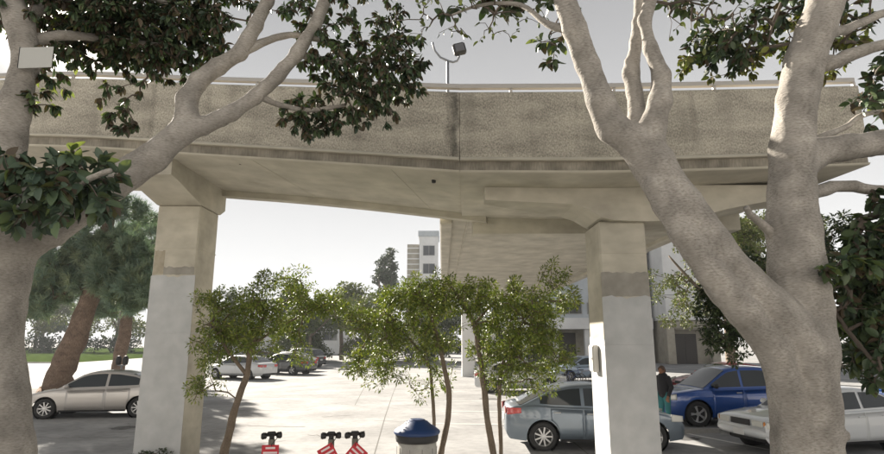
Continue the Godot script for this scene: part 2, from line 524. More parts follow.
func build_ramp() -> void:
	var t := thing("elevated_ramp", "curved concrete parking ramp on two square columns with pebbled parapet", "ramp", Vector3(0, 0, -11))
	var left := edge_frames(0, 6)
	var right := edge_frames(6, 9)
	var total := 0.0
	for i in left.size() - 1: total += left[i][0].distance_to(left[i + 1][0])
	var first := total
	for i in right.size() - 1: total += right[i][0].distance_to(right[i + 1][0])
	left[-1][0] -= Vector3(0.004, 0, 0)
	right[0][0] += Vector3(0.004, 0, 0)
	var wall := [[0.0, 0.03], [0.0, 1.235], [0.015, 1.25], [0.235, 1.25], [0.25, 1.235], [0.25, 0.03]]
	var ledge := [[-0.05, 0.0], [-0.06, 0.012], [-0.06, 0.04], [0.0, 0.07], [0.2, 0.07], [0.2, 0.0]]
	var fascia := [[0.03, -0.165], [0.03, 0.0], [0.2, 0.0], [0.2, -0.165]]
	var slab := [[0.0, -0.185], [-0.01, -0.165], [0.25, -0.165], [0.25, -0.02], [2.0, -0.02], [2.0, -0.20], [0.02, -0.20]]
	var far := [[2.26, -0.34], [2.26, 1.1], [2.0, 1.1], [2.0, -0.34]]
	for q in [[left, 0.0], [right, first]]:
		var st := nst()
		sweep(st, q[0], wall, total, q[1])
		part("parapet", st, M.parapet, t, true)
		st = nst()
		sweep(st, q[0], ledge)
		part("ledge", st, M.concrete, t, true)
		st = nst()
		sweep(st, q[0], fascia)
		part("fascia", st, M.fascia, t, true)
		st = nst()
		sweep(st, q[0], slab)
		part("deck", st, M.concrete, t, true)
	var fs := nst()
	var lf := left.duplicate()
	sweep(fs, lf, far)
	part("edge_beam", fs, M.concrete, t, true)
	# return of the parapet at the ramp's end
	var rs := nst()
	bbox(rs, Vector3(7.18, 6.22, -11.2), Vector3(0.24, 1.26, 3.65), 0.015)
	part("parapet_return", rs, M.concrete, t, true)
	# the branch that runs back over the parking court
	var bs := nst()
	bbox(bs, Vector3(3.2, 5.43, -26.9), Vector3(6.2, 0.36, 28.0), 0.02)
	part("branch_deck", bs, M.concrete, t, true)
	for x in [0.10, 6.28]:
		bs = nst()
		bbox(bs, Vector3(x, 5.72, -26.92), Vector3(0.30, 1.2, 28.2), 0.03)
		part("branch_parapet", bs, M.concrete, t, true)
	for x in [0.62, 5.7]:
		bs = nst()
		bbox(bs, Vector3(x, 5.245, -26.9), Vector3(0.05, 0.05, 27.9), 0.012)
		part("drip_strip", bs, M.concrete, t, true)
	for z in [-17.4, -21.6, -25.8, -30.0, -34.2, -38.4]:
		bs = nst()
		bbox(bs, Vector3(3.2, 5.2505, z), Vector3(6.0, 0.012, 0.03), 0.002)
		part("formwork_joint", bs, M.concrete, t, true)
	# formwork joints below the front deck
	for i in [8, 14, 20, 26, 32]:
		var f: Array = left[i]
		var a: Vector3 = f[0] + f[1] * 0.12 - Vector3.UP * 0.2005
		var b: Vector3 = f[0] + f[1] * (f[2] - 0.27) - Vector3.UP * 0.2005
		bs = nst()
		pipe(bs, a, b, 0.008, 4)
		part("formwork_joint", bs, M.concrete, t, true)
	# haunched cap beam across the front, over the right-hand column
	var secs := []
	for q in [[0.79, 4.98, 0.35], [1.6, 4.94, 0.75], [2.41, 4.90, 1.12], [2.66, 4.81, 1.12], [2.90, 4.66, 1.12], [3.12, 4.60, 1.12], [3.72, 4.58, 1.12], [4.40, 4.60, 1.12], [4.75, 4.69, 1.12], [5.2, 4.81, 1.12], [6.1, 4.98, 0.9], [7.02, 5.06, 0.6]]:
		var z1: float = -9.9 - q[2]
		secs.append([Vector3(q[0], 5.26, -9.9), Vector3(q[0], q[1], -9.9), Vector3(q[0], q[1], z1), Vector3(q[0], 5.26, z1)])
	var cs := nst()
	beam_loft(cs, secs)
	part("cap_beam", cs, M.concrete, t, true)
	# deeper girder at the rear of the front deck
	cs = nst()
	secs = []
	for q in [[0.71, 4.86], [3.4, 4.86], [6.9, 4.95]]:
		secs.append([Vector3(q[0], 5.40, -12.62), Vector3(q[0], q[1], -12.62), Vector3(q[0], q[1], -13.15), Vector3(q[0], 5.40, -13.15)])
	beam_loft(cs, secs)
	part("girder", cs, M.concrete, t, true)
	# cap beam over the left-hand column, running from front to back
	secs = []
	for q in [[-10.42, 5.62], [-10.75, 5.585], [-11.4, 5.45], [-11.86, 5.36], [-12.92, 5.36], [-13.2, 5.52]]:
		secs.append([Vector3(-6.24, 6.12, q[0]), Vector3(-6.24, q[1], q[0]), Vector3(-5.27, q[1], q[0]), Vector3(-5.27, 6.06, q[0])])
	cs = nst()
	beam_loft(cs, secs)
	part("cap_beam", cs, M.concrete, t, true)
	# columns with their coats of paint
	for c in [[-5.755, -12.39, 0.94, 5.36, 3.80], [3.30, -10.52, 0.86, 4.60, 3.22]]:
		cs = nst()
		bbox(cs, Vector3(c[0], c[3] / 2 - 0.05, c[1]), Vector3(c[2], c[3] + 0.1, 0.98), 0.03)
		var col := part("column", cs, M.concrete, t, true)
		cs = nst(true)
		# paint: a thin coat whose upper edge is brushed unevenly
		var ring := []
		var n := 40
		for i in n:
			var a := i * 4.0 / n
			var s := int(a)
			var u := a - s
			var hx: float = c[2] / 2 + 0.004
			var hz := 0.494
			var k := [Vector2(-hx, hz), Vector2(hx, hz), Vector2(hx, -hz), Vector2(-hx, -hz)]
			var p: Vector2 = k[s].lerp(k[(s + 1) % 4], u)
			ring.append(Vector3(c[0] + p.x, 0, c[1] + p.y))
		cs.set_smooth_group(-1)
		for i in n:
			var j := (i + 1) % n
			if c[0] < 0 and i >= 10: continue
			var top: float = c[4] - (0.72 if i >= 30 else 0.0)
			var ya := top + 0.022 * sin(i * 0.9) + 0.016 * sin(i * 2.7 + c[0])
			var yb := top + 0.022 * sin((i + 1) * 0.9) + 0.016 * sin((i + 1) * 2.7 + c[0])
			quad_out(cs, ring[i], ring[j], ring[j] + Vector3.UP * yb, ring[i] + Vector3.UP * ya, Vector3(c[0], 2, c[1]))
		part("paint_coat", cs, M.grey_paint, t, true)
		for y in ([2.38, 4.02] if c[0] > 0 else [2.6, 4.4]):
			cs = nst()
			bbox(cs, Vector3(c[0], y, c[1]), Vector3(c[2] + 0.016, 0.014, 0.996), 0.003)
			part("formwork_joint", cs, M.grey_paint if y < c[4] else M.concrete, t, true)
		# older patches above it
		var patches := [[3.23, 3.66, -0.43, 0.43, M.dark_patch]]
		if c[0] < 0: patches = [[3.84, 4.35, -0.44, -0.22, M.tan_patch], [3.83, 4.0, -0.22, 0.44, M.dark_patch]]
		for q in patches:
			cs = nst()
			var top := []
			var low := []
			for i in 13:
				var x: float = lerpf(q[2], q[3], i / 12.0)
				low.append(Vector3(c[0] + x, q[0] + rng.randf_range(-.008, .008), c[1] + 0.4925))
				top.append(Vector3(c[0] + x, q[1] + rng.randf_range(-.02, .02), c[1] + 0.4925))
			grid(cs, [low, top])
			part("patch", cs, q[4], t, true)
	cs = nst()
	bbox(cs, Vector3(1.75, 2.6, -38.2), Vector3(0.85, 5.3, 0.85), 0.03)
	part("column", cs, M.white_wall, t, true)
	# drain holes
	for d in [[-3.9, 5.83, -10.35], [-0.15, 5.29, -9.75]]:
		cs = nst(true)
		lathe(cs, [Vector2(0.0, -0.03), Vector2(0.035, -0.03), Vector2(0.04, 0.0), Vector2(0.04, 0.2)], Vector3(d[0], d[1], d[2]), 12)
		part("drain_hole", cs, M.dark_trim, t, true)
	# steel rail on the parapet
	for q in [[left, M.rail], [right, M.rail]]:
		cs = nst()
		sweep(cs, q[0], [[0.05, 1.345], [0.05, 1.415], [0.06, 1.425], [0.13, 1.425], [0.14, 1.415], [0.14, 1.345]])
		part("hand_rail", cs, q[1], t, true)
		for i in range(2, q[0].size(), 4):
			var f: Array = q[0][i]
			cs = nst()
			bbox(cs, f[0] + f[1] * 0.095 + Vector3.UP * 1.297, Vector3(0.05, 0.097, 0.05))
			part("rail_post", cs, q[1], t, true)

# ---------------------------------------------------------------- buildings
func box_part(called: String, mid: Vector3, size: Vector3, mat: Material, parent: Node3D, bev := 0.02) -> MeshInstance3D:
	var st := nst()
	bbox(st, mid, size, bev)
	return part(called, st, mat, parent, true)

func window(parent: Node3D, mid: Vector3, w: float, h: float, panes := 2) -> void:
	var f := box_part("window", mid, Vector3(w, h, 0.12), M.frame, parent, 0.01)
	for i in panes:
		var st := nst()
		var pw := (w - 0.12) / panes - 0.06
		bbox(st, mid + Vector3((i - (panes - 1) / 2.0) * (pw + 0.06), 0, 0.065), Vector3(pw, h - 0.14, 0.02))
		part("pane", st, M.window, f)

func build_buildings() -> void:
	var z := -58.0
	var b := thing("campus_building", "long pale building with window bands and recessed ground floor behind the ramp", "building", Vector3(15, 0, z - 6))
	box_part("wall", Vector3(13.2, 9.8, z - 6), Vector3(16.6, 10.6, 12), M.grey_wall, b, 0.05)
	box_part("floor_band", Vector3(13.2, 3.95, z - 5.9), Vector3(16.8, 1.15, 12.4), M.white_wall, b, 0.04)
	box_part("ground_floor_wall", Vector3(13.2, 1.65, z - 7.5), Vector3(16.4, 3.5, 8.5), M.tan_wall, b, 0.04)
	for i in 5:
		window(b, Vector3(6.7 + i * 3.2, 5.5, z + 0.02), 2.7, 1.2, 2)
		window(b, Vector3(6.7 + i * 3.2, 9.6, z + 0.02), 2.7, 1.2, 2)
	for i in 5:
		box_part("opening_door", Vector3(6.9 + i * 3.2, 1.55, z - 3.24), Vector3(2.2, 3.0, 0.1), M.door, b, 0.01)
	for i in 6:
		box_part("pier", Vector3(5.25 + i * 3.2, 1.7, z - 0.3), Vector3(0.5, 3.4, 0.5), M.white_wall, b, 0.03)
	box_part("roof_slab", Vector3(13.2, 15.2, z - 6), Vector3(17.2, 0.35, 12.8), M.white_wall, b, 0.04)
	b = thing("white_wing", "white rendered building wing with a wall lamp above a dark brown door", "building", Vector3(24.5, 0, z + 2))
	box_part("wall", Vector3(24.45, 10.0, z - 2), Vector3(5.1, 11.6, 10), M.white_wall, b, 0.05)
	box_part("string_course", Vector3(24.45, 6.65, z + 3.02), Vector3(5.15, 0.06, 0.08), M.frame, b, 0.01)
	box_part("ground_floor_wall", Vector3(24.45, 2.1, z - 2.6), Vector3(4.8, 4.3, 8.4), M.tan_wall, b, 0.04)
	for x in [22.3, 26.6]:
		var st := nst()
		bbox(st, Vector3(x, 2.1, z + 2.4), Vector3(0.8, 4.2, 0.7), 0.05)
		part("pier", st, M.tan_wall, b, true)
	box_part("soffit_beam", Vector3(24.45, 3.75, z + 2.45), Vector3(3.5, 0.95, 0.72), M.tan_wall, b, 0.2)
	var d := box_part("door", Vector3(24.0, 1.45, z + 1.64), Vector3(2.4, 2.9, 0.12), M.door, b, 0.02)
	for i in 2:
		var st := nst()
		bbox(st, Vector3(23.45 + i * 1.1, 1.5, z + 1.71), Vector3(1.0, 2.6, 0.03), 0.01)
		part("panel", st, M.door, d)
	var l := thing("wall_lamp", "small grey bulkhead lamp on the white wall above the door", "lamp", Vector3(23.6, 5.75, z + 3.05))
	var ls := nst()
	bbox(ls, Vector3(0, 0, 0.12), Vector3(0.9, 0.5, 0.25), 0.08)
	part("housing", ls, M.steel, l)
	ls = nst()
	bbox(ls, Vector3(0, -0.05, 0.26), Vector3(0.6, 0.3, 0.06), 0.02)
	part("lens", ls, M.clear_lamp, l)
	# pale building added out of view; it bounces low sun onto shaded fronts
	b = thing("fill_building", "added long pale two-storey building out of view, bouncing sunlight onto the ramp", "building", Vector3(0, 0, 19))
	box_part("wall", Vector3(0, 4.3, 19), Vector3(76, 8.6, 8), M.white_wall, b, 0.05)
	box_part("plinth", Vector3(0, 0.3, 14.97), Vector3(76.2, 0.6, 0.12), M.walk, b, 0.02)
	box_part("cornice", Vector3(0, 8.45, 14.9), Vector3(76.4, 0.3, 0.3), M.white_wall, b, 0.03)
	for i in 15:
		for y in [2.2, 5.9]:
			var f := box_part("window", Vector3(-35 + i * 5.0, y, 14.98), Vector3(1.7, 1.5, 0.1), M.frame, b, 0.01)
			var ws := nst()
			bbox(ws, Vector3(-35 + i * 5.0, y, 14.92), Vector3(1.5, 1.3, 0.03))
			part("pane", ws, M.window, f)
	# tower block far behind
	b = thing("tower_block", "pale tower block with ribbed stair shaft rising above distant trees", "building", Vector3(-3.6, 0, -100))
	box_part("wall", Vector3(-2.35, 10.2, -100), Vector3(3.3, 20.4, 6), M.white_wall, b, 0.05)
	box_part("roof_cap", Vector3(-2.35, 20.6, -99.9), Vector3(3.7, 1.0, 6.4), M.grey_wall, b, 0.05)
	box_part("stair_shaft", Vector3(-5.1, 9.4, -100), Vector3(2.1, 18.8, 5), M.tan_wall, b, 0.05)
	for i in 9:
		box_part("rib", Vector3(-5.1, 10.5 + i * 0.95, -97.46), Vector3(2.12, 0.2, 0.1), M.white_wall, b, 0.01)
	for i in 4:
		window(b, Vector3(-2.3, 17.6 - i * 3.2, -96.98), 2.1, 1.8, 2)
	b = thing("low_block", "low white building glimpsed through trees beyond the lot", "building", Vector3(-30, 0, -95))
	box_part("wall", Vector3(-30, 2.5, -95), Vector3(30, 5, 8), M.white_wall, b, 0.05)
	for i in 7: window(b, Vector3(-42 + i * 4, 2.8, -90.98), 2.4, 1.4, 2)
	box_part("roof", Vector3(-30, 5.2, -95), Vector3(31, 0.5, 9), M.grey_wall, b, 0.05)

# ---------------------------------------------------------------- growing things
# one continuous skin over tapered bones: smooth minimum of capsule distances, meshed as surface nets
func skin(chains: Array, cell: float, k: float, rough: float, colours := []) -> ArrayMesh:
	var bones := []
	var lo := Vector3(1e9, 1e9, 1e9)
	var hi := -lo
	for ci in chains.size():
		var c: Array = chains[ci]
		for i in c.size() - 1:
			var a := Vector3(c[i][0], c[i][1], c[i][2])
			var b := Vector3(c[i + 1][0], c[i + 1][1], c[i + 1][2])
			bones.append([a, b, float(c[i][3]), float(c[i + 1][3]), ci])
			for q in [a, b]:
				lo = lo.min(q - Vector3.ONE * (maxf(c[i][3], c[i + 1][3]) + 4 * cell))
				hi = hi.max(q + Vector3.ONE * (maxf(c[i][3], c[i + 1][3]) + 4 * cell))
	var nx := int((hi.x - lo.x) / cell) + 2
	var ny := int((hi.y - lo.y) / cell) + 2
	var nz := int((hi.z - lo.z) / cell) + 2
	var f := PackedFloat32Array()
	f.resize(nx * ny * nz)
	f.fill(1.0)
	var who := PackedByteArray()
	if colours: who.resize(nx * ny * nz)
	var sy := nx
	var sz := nx * ny
	var margin := 2.2 * cell
	for bo in bones:
		var a: Vector3 = bo[0]
		var ba: Vector3 = bo[1] - bo[0]
		var ra: float = bo[2]
		var rb: float = bo[3]
		var l2 := maxf(ba.length_squared(), 1e-9)
		var rm := maxf(ra, rb) + margin
		var p0 := ((a.min(bo[1]) - Vector3.ONE * rm - lo) / cell).floor()
		var p1 := ((a.max(bo[1]) + Vector3.ONE * rm - lo) / cell).ceil()
		for z in range(maxi(int(p0.z), 0), mini(int(p1.z), nz - 1) + 1):
			for y in range(maxi(int(p0.y), 0), mini(int(p1.y), ny - 1) + 1):
				var at := z * sz + y * sy
				for x in range(maxi(int(p0.x), 0), mini(int(p1.x), nx - 1) + 1):
					var pa := lo + Vector3(x, y, z) * cell - a
					var h := clampf(pa.dot(ba) / l2, 0.0, 1.0)
					var d := (pa - ba * h).length() - lerpf(ra, rb, h)
					if d < margin:
						var old := f[at + x]
						if colours and d < old: who[at + x] = bo[4]
						var e := clampf(0.5 + 0.5 * (old - d) / k, 0.0, 1.0)
						f[at + x] = lerpf(old, d, e) - k * e * (1.0 - e)
	var vid := {}
	var verts := PackedVector3Array()
	var cols := PackedColorArray()
	var done := PackedByteArray()
	done.resize(f.size())
	var corner := [0, 1, sy, sy + 1, sz, sz + 1, sz + sy, sz + sy + 1]
	var edges := [[0, 1], [2, 3], [4, 5], [6, 7], [0, 2], [1, 3], [4, 6], [5, 7], [0, 4], [1, 5], [2, 6], [3, 7]]
	var off := [Vector3(0, 0, 0), Vector3(1, 0, 0), Vector3(0, 1, 0), Vector3(1, 1, 0), Vector3(0, 0, 1), Vector3(1, 0, 1), Vector3(0, 1, 1), Vector3(1, 1, 1)]
	var cells := []
	for z in nz - 1:
		for y in ny - 1:
			var row := z * sz + y * sy
			for x in nx - 1:
				var at := row + x
				var v0 := f[at]
				if v0 > 0.2 or v0 < -2.0 * cell: continue
				var s := v0 < 0.0
				if s == (f[at + 1] < 0.0) and s == (f[at + sy] < 0.0) and s == (f[at + sy + 1] < 0.0) and s == (f[at + sz] < 0.0) and s == (f[at + sz + 1] < 0.0) and s == (f[at + sz + sy] < 0.0) and s == (f[at + sz + sy + 1] < 0.0): continue
				var sum := Vector3()
				var n := 0
				for e in edges:
					var va := f[at + corner[e[0]]]
					var vb := f[at + corner[e[1]]]
					if (va < 0.0) != (vb < 0.0):
						sum += off[e[0]].lerp(off[e[1]], va / (va - vb))
						n += 1
				vid[at] = verts.size()
				cells.append(at)
				verts.append(lo + (Vector3(x, y, z) + sum / n) * cell)
				if colours:
					var best := 0
					for q in 8:
						if f[at + corner[q]] < f[at + corner[best]]: best = q
					cols.append(colours[who[at + corner[best]]])
	var idx := PackedInt32Array()
	for at in cells:
		var s := f[at] < 0.0
		for d in [[1, sy, sz], [sy, sz, 1], [sz, 1, sy]]:
			if s != (f[at + d[0]] < 0.0):
				var a = vid.get(at); var b = vid.get(at - d[1]); var c = vid.get(at - d[1] - d[2]); var e = vid.get(at - d[2])
				if a == null or b == null or c == null or e == null: continue
				if s: idx.append_array([a, c, b, a, e, c])
				else: idx.append_array([a, b, c, a, c, e])
	var norms := PackedVector3Array()
	norms.resize(verts.size())
	for i in range(0, idx.size(), 3):
		var n := (verts[idx[i + 2]] - verts[idx[i]]).cross(verts[idx[i + 1]] - verts[idx[i]])
		for j in 3: norms[idx[i + j]] += n
	if rough > 0.0:
		var bump := FastNoiseLite.new()
		bump.seed = 31
		bump.frequency = 1.6
		bump.fractal_octaves = 4
		for i in verts.size():
			var p := verts[i]
			verts[i] = p + norms[i].normalized() * rough * (bump.get_noise_3d(p.x * 1.6, p.y, p.z * 1.6) + 0.5 * absf(bump.get_noise_3d(p.x * 4.0 + 9.0, p.y * 1.1, p.z * 4.0)))
		norms.fill(Vector3())
		for i in range(0, idx.size(), 3):
			var n := (verts[idx[i + 2]] - verts[idx[i]]).cross(verts[idx[i + 1]] - verts[idx[i]])
			for j in 3: norms[idx[i + j]] += n
	for i in norms.size(): norms[i] = norms[i].normalized()
	var arr := []
	arr.resize(Mesh.ARRAY_MAX)
	arr[Mesh.ARRAY_VERTEX] = verts
	arr[Mesh.ARRAY_NORMAL] = norms
	if colours: arr[Mesh.ARRAY_COLOR] = cols
	arr[Mesh.ARRAY_INDEX] = idx
	var m := ArrayMesh.new()
	m.add_surface_from_arrays(Mesh.PRIMITIVE_TRIANGLES, arr)
	return m

func leaf_mesh(width: float, bend: float, fold: float, fine: bool) -> ArrayMesh:
	var st := nst(true)
	var ts := [0.0, 0.12, 0.35, 0.62, 0.86, 1.0] if fine else [0.0, 0.45, 1.0]
	var ws := [0.03, 0.30, 0.5, 0.46, 0.24, 0.0] if fine else [0.04, 0.5, 0.0]
	var rows := []
	for i in ts.size():
		var t: float = ts[i]
		var z: float = -bend * t * t
		rows.append([Vector3(-ws[i] * width, t, z + fold * ws[i]), Vector3(0, t, z), Vector3(ws[i] * width, t, z + fold * ws[i])])
	grid(st, rows)
	return mesh_of(st)

func needle_mesh() -> ArrayMesh:
	var st := nst()
	var r := RandomNumberGenerator.new()
	r.seed = 4
	for i in 26:
		var d := Vector3(r.randf_range(-1, 1), r.randf_range(-0.15, 1.2), r.randf_range(-1, 1)).normalized()
		var s := d.cross(Vector3(r.randf_range(-1, 1), r.randf_range(-1, 1), r.randf_range(-1, 1))).normalized() * 0.035
		var l := r.randf_range(0.75, 1.1)
		quad(st, d * 0.05 - s, d * 0.05 + s, d * l + s * 0.3, d * l - s * 0.3)
	return mesh_of(st)

func seen_at(p: Vector3) -> Vector3:
	var q := p - EYE
	var c := cos(TILT)
	var s := sin(TILT)
	var depth := -q.z * c + q.y * s
	return Vector3(q.x / depth, (q.y * c + q.z * s) / depth, depth)

# twigs reach from the limbs to points spread through the crown; leaves sit along them
func grow(tree: Node3D, limbs: Array, clusters: Array, o: Dictionary) -> void:
	var pos := []
	var up := []
	var cnt := []
	for l in limbs:
		pos.append(l); up.append(-1); cnt.append(0)
	var targets := []
	var clump: float = o.get("clump", 0.0)
	for c in clusters:
		var heart := Vector3()
		for i in int(c[6]):
			if i % 9 == 0 or clump == 0.0:
				heart = Vector3(rng.randfn(), rng.randfn(), rng.randfn()).normalized() * pow(rng.randf(), o.get("core", 0.42))
			var p := Vector3(c[0], c[1], c[2]) + heart * Vector3(c[3], c[4], c[5])
			if clump > 0.0: p += Vector3(rng.randfn(), rng.randfn() * 0.7, rng.randfn()) * clump
			var best := 1e9
			for l in limbs: best = minf(best, p.distance_squared_to(l))
			targets.append([best, p])
	targets.sort_custom(func(a, b): return a[0] < b[0])
	var ends := []
	for t in targets:
		var p: Vector3 = t[1]
		var best := 1e9
		var j := 0
		for i in pos.size():
			var d: float = p.distance_squared_to(pos[i])
			if d < best:
				best = d
				j = i
		var len: float = sqrt(best)
		var mid: Vector3 = pos[j].lerp(p, 0.5) + Vector3(rng.randf_range(-1, 1), rng.randf_range(-0.2, 1), rng.randf_range(-1, 1)) * len * 0.14
		pos.append(mid); up.append(j); cnt.append(0)
		pos.append(p); up.append(pos.size() - 2); cnt.append(1)
		ends.append(pos.size() - 1)
	for i in range(pos.size() - 1, -1, -1):
		if up[i] >= 0: cnt[up[i]] += cnt[i]
	var tw := nst(true)
	var tip: float = o.tip
	for i in pos.size():
		if up[i] < 0 or cnt[i] == 0: continue
		var r1: float = tip * pow(cnt[i], 0.45)
		var r0: float = tip * pow(maxi(cnt[up[i]] if up[up[i]] >= 0 else cnt[i] + 1, cnt[i]), 0.45)
		tube(tw, [pos[up[i]], pos[i]], [minf(r0, r1 * 1.6), r1], 4 if r1 < tip * 3 else 6, false)
	part("twigs", tw, o.get("wood", M.twig), tree, true).set_meta("kind", "stuff")
	var xf := []
	var col := []
	var sp: float = o.get("spread", 0.8)
	var droop: float = o.get("droop", 0.25)
	for e in ends:
		var p: Vector3 = pos[e]
		var from: Vector3 = pos[up[e]]
		var dir := (p - from).normalized()
		var tone := rng.randf_range(0.8, 1.2)
		for i in int(o.leaves):
			var s: float = rng.randf_range(o.size * 0.5, o.size * 1.25)
			var rnd := Vector3(rng.randfn(), rng.randfn(), rng.randfn()).normalized()
			var ld := (dir * 0.45 + rnd * sp + Vector3.DOWN * droop).normalized()
			var back: float = rng.randf() * rng.randf()
			var at: Vector3 = p.lerp(from, back) + rnd * s * float(o.get("loose", 0.15))
			var n: Vector3 = (Vector3.UP * float(o.get("flat", 0.9)) + Vector3(rng.randfn(), rng.randfn(), rng.randfn()) * 0.55)
			n = (n - ld * n.dot(ld)).normalized()
			if n.length() < 0.5: n = ld.cross(Vector3.RIGHT).normalized()
			var b := Basis(ld.cross(n), ld, n) * s
			xf.append(Transform3D(b, at))
			var c: Color = o.palette[rng.randi() % o.palette.size()]
			var k := tone * rng.randf_range(0.8, 1.2)
			col.append(Color(c.r * k, c.g * k, c.b * k))
	var singly := {}
	if o.get("singles", 0) > 0:
		var rank := []
		for i in xf.size():
			var q := seen_at(xf[i].origin)
			if q.z > 0.3 and absf(q.x) < 0.78 and absf(q.y) < 0.39:
				rank.append([-xf[i].basis.y.length() / q.z, i])
		rank.sort_custom(func(a, b): return a[0] < b[0])
		var tones := []
		for i in 8:
			var c: Color = o.palette[i % o.palette.size()]
			var k := 0.8 + 0.4 * ((i * 5) % 8) / 7.0
			var m := leaf_mat("leaf_tone", Color(c.r * k, c.g * k, c.b * k).linear_to_srgb(), o.mat.backlight, o.mat.roughness, false)
			tones.append(m)
		for q in rank.slice(0, o.singles):
			singly[q[1]] = true
			var m := MeshInstance3D.new()
			m.name = "leaf"
			m.mesh = o.mesh
			m.material_override = tones[rng.randi() % tones.size()]
			tree.add_child(m, true)
			m.transform = Transform3D(xf[q[1]].basis, xf[q[1]].origin - tree.position)
	var mm := MultiMesh.new()
	mm.transform_format = MultiMesh.TRANSFORM_3D
	mm.use_colors = true
	mm.mesh = o.mesh
	mm.instance_count = xf.size() - singly.size()
	var w := 0
	for i in xf.size():
		if singly.has(i): continue
		mm.set_instance_transform(w, Transform3D(xf[i].basis, xf[i].origin - tree.position))
		mm.set_instance_color(w, col[i])
		w += 1
	var mi := MultiMeshInstance3D.new()
	mi.name = "crown"
	mi.multimesh = mm
	mi.material_override = o.mat
	mi.set_meta("kind", "stuff")
	tree.add_child(mi, true)

func along(chains: Array, from := 0, step := 3) -> Array:
	var out := []
	for c in chains:
		for i in range(from, c.size() - 1):
			for k in step:
				var t := float(k) / step
				out.append(Vector3(c[i][0], c[i][1], c[i][2]).lerp(Vector3(c[i + 1][0], c[i + 1][1], c[i + 1][2]), t))
		out.append(Vector3(c[-1][0], c[-1][1], c[-1][2]))
	return out

func chain_tube(st: SurfaceTool, c: Array, sides := 10) -> void:
	var pts := []
	var rad := []
	for i in c.size() - 1:
		var a := Vector3(c[i][0], c[i][1], c[i][2]); var b := Vector3(c[i + 1][0], c[i + 1][1], c[i + 1][2])
		var p := a if i == 0 else Vector3(c[i - 1][0], c[i - 1][1], c[i - 1][2])
		var q := b if i + 2 >= c.size() else Vector3(c[i + 2][0], c[i + 2][1], c[i + 2][2])
		for k in 4:
			var t := k / 4.0
			var r: float = lerpf(c[i][3], c[i + 1][3], t)
			pts.append(wob(a.cubic_interpolate(b, p, q, t), r * 0.12))
			rad.append(r * rng.randf_range(0.92, 1.08))
	pts.append(Vector3(c[-1][0], c[-1][1], c[-1][2]))
	rad.append(c[-1][3])
	tube(st, pts, rad, sides)

const RIGHT_TREE := [
	[[2.72, -0.1, -4.82, 0.42], [2.77, 0.2, -4.8, 0.32], [2.82, 0.51, -4.8, 0.27], [2.92, 1.23, -4.8, 0.245], [2.97, 1.58, -4.8, 0.248], [3.0, 2.0, -4.8, 0.258], [2.99, 2.4, -4.8, 0.285]],
	[[2.99, 2.4, -4.8, 0.302], [2.75, 2.67, -4.75, 0.247], [2.47, 2.95, -4.7, 0.219], [2.22, 3.27, -4.65, 0.2], [2.0, 3.62, -4.6, 0.182], [1.83, 3.96, -4.6, 0.173], [1.72, 4.11, -4.6, 0.157]],
	[[1.76, 4.1, -4.6, 0.149], [1.47, 4.28, -4.55, 0.123], [1.36, 4.53, -4.5, 0.109], [1.28, 4.83, -4.5, 0.101], [1.16, 5.15, -4.45, 0.1], [1.04, 5.55, -4.4, 0.087], [0.97, 6.0, -4.4, 0.079], [0.8, 6.8, -4.3, 0.06]],
	[[1.73, 4.11, -4.6, 0.124], [1.73, 4.37, -4.65, 0.083], [1.74, 4.68, -4.7, 0.068], [1.73, 4.87, -4.72, 0.072], [1.81, 5.2, -4.75, 0.055], [1.89, 5.67, -4.8, 0.052], [1.99, 6.21, -4.8, 0.043]],
	[[1.76, 4.1, -4.6, 0.14], [1.82, 4.31, -4.55, 0.106], [1.88, 4.51, -4.5, 0.097], [1.91, 4.74, -4.5, 0.081], [1.83, 5.0, -4.5, 0.061], [1.8, 5.27, -4.5, 0.053], [1.92, 5.62, -4.5, 0.053], [2.07, 5.98, -4.5, 0.044]],
	[[3.06, 2.4, -4.8, 0.241], [3.11, 2.74, -4.85, 0.226], [3.14, 3.09, -4.9, 0.22], [3.18, 3.46, -4.95, 0.218], [3.21, 3.83, -4.95, 0.196], [3.27, 4.22, -4.95, 0.187], [3.33, 4.69, -4.9, 0.172], [3.47, 5.1, -4.9, 0.172], [3.57, 5.39, -4.85, 0.165], [3.67, 5.67, -4.8, 0.155], [3.88, 6.21, -4.8, 0.138], [4.2, 7.0, -4.8, 0.1]],
	[[3.26, 4.02, -4.95, 0.151], [3.54, 4.22, -5.0, 0.126], [3.84, 4.27, -5.0, 0.117], [4.17, 4.31, -5.0, 0.112], [4.72, 4.43, -5.0, 0.099], [5.5, 4.8, -5.0, 0.07]],
	[[3.24, 3.79, -4.95, 0.08], [3.58, 3.87, -5.1, 0.064], [3.89, 3.94, -5.2, 0.056], [4.34, 3.92, -5.3, 0.052], [4.9, 4.0, -5.4, 0.044]],
	[[3.34, 4.22, -4.95, 0.053], [3.65, 4.4, -5.1, 0.037], [3.98, 4.54, -5.2, 0.028], [4.18, 4.67, -5.2, 0.028], [4.45, 4.71, -5.2, 0.023]],
	[[3.49, 5.05, -4.9, 0.114], [3.68, 5.05, -4.85, 0.07], [3.9, 5.13, -4.8, 0.056], [4.17, 5.19, -4.75, 0.051], [4.52, 5.3, -4.7, 0.042]],
	[[3.58, 5.33, -4.85, 0.087], [3.84, 5.4, -4.9, 0.048], [4.11, 5.53, -4.95, 0.04], [4.45, 5.69, -5.0, 0.036]],
	[[3.09, 3.32, -4.95, 0.071], [2.9, 3.47, -4.9, 0.04], [2.76, 3.57, -4.85, 0.03], [2.69, 3.63, -4.8, 0.026]],
	[[1.16, 5.15, -4.45, 0.05], [0.95, 5.3, -4.6, 0.03], [0.75, 5.62, -4.8, 0.024], [0.4, 5.75, -5.0, 0.018], [0.1, 5.7, -5.1, 0.01]],
]
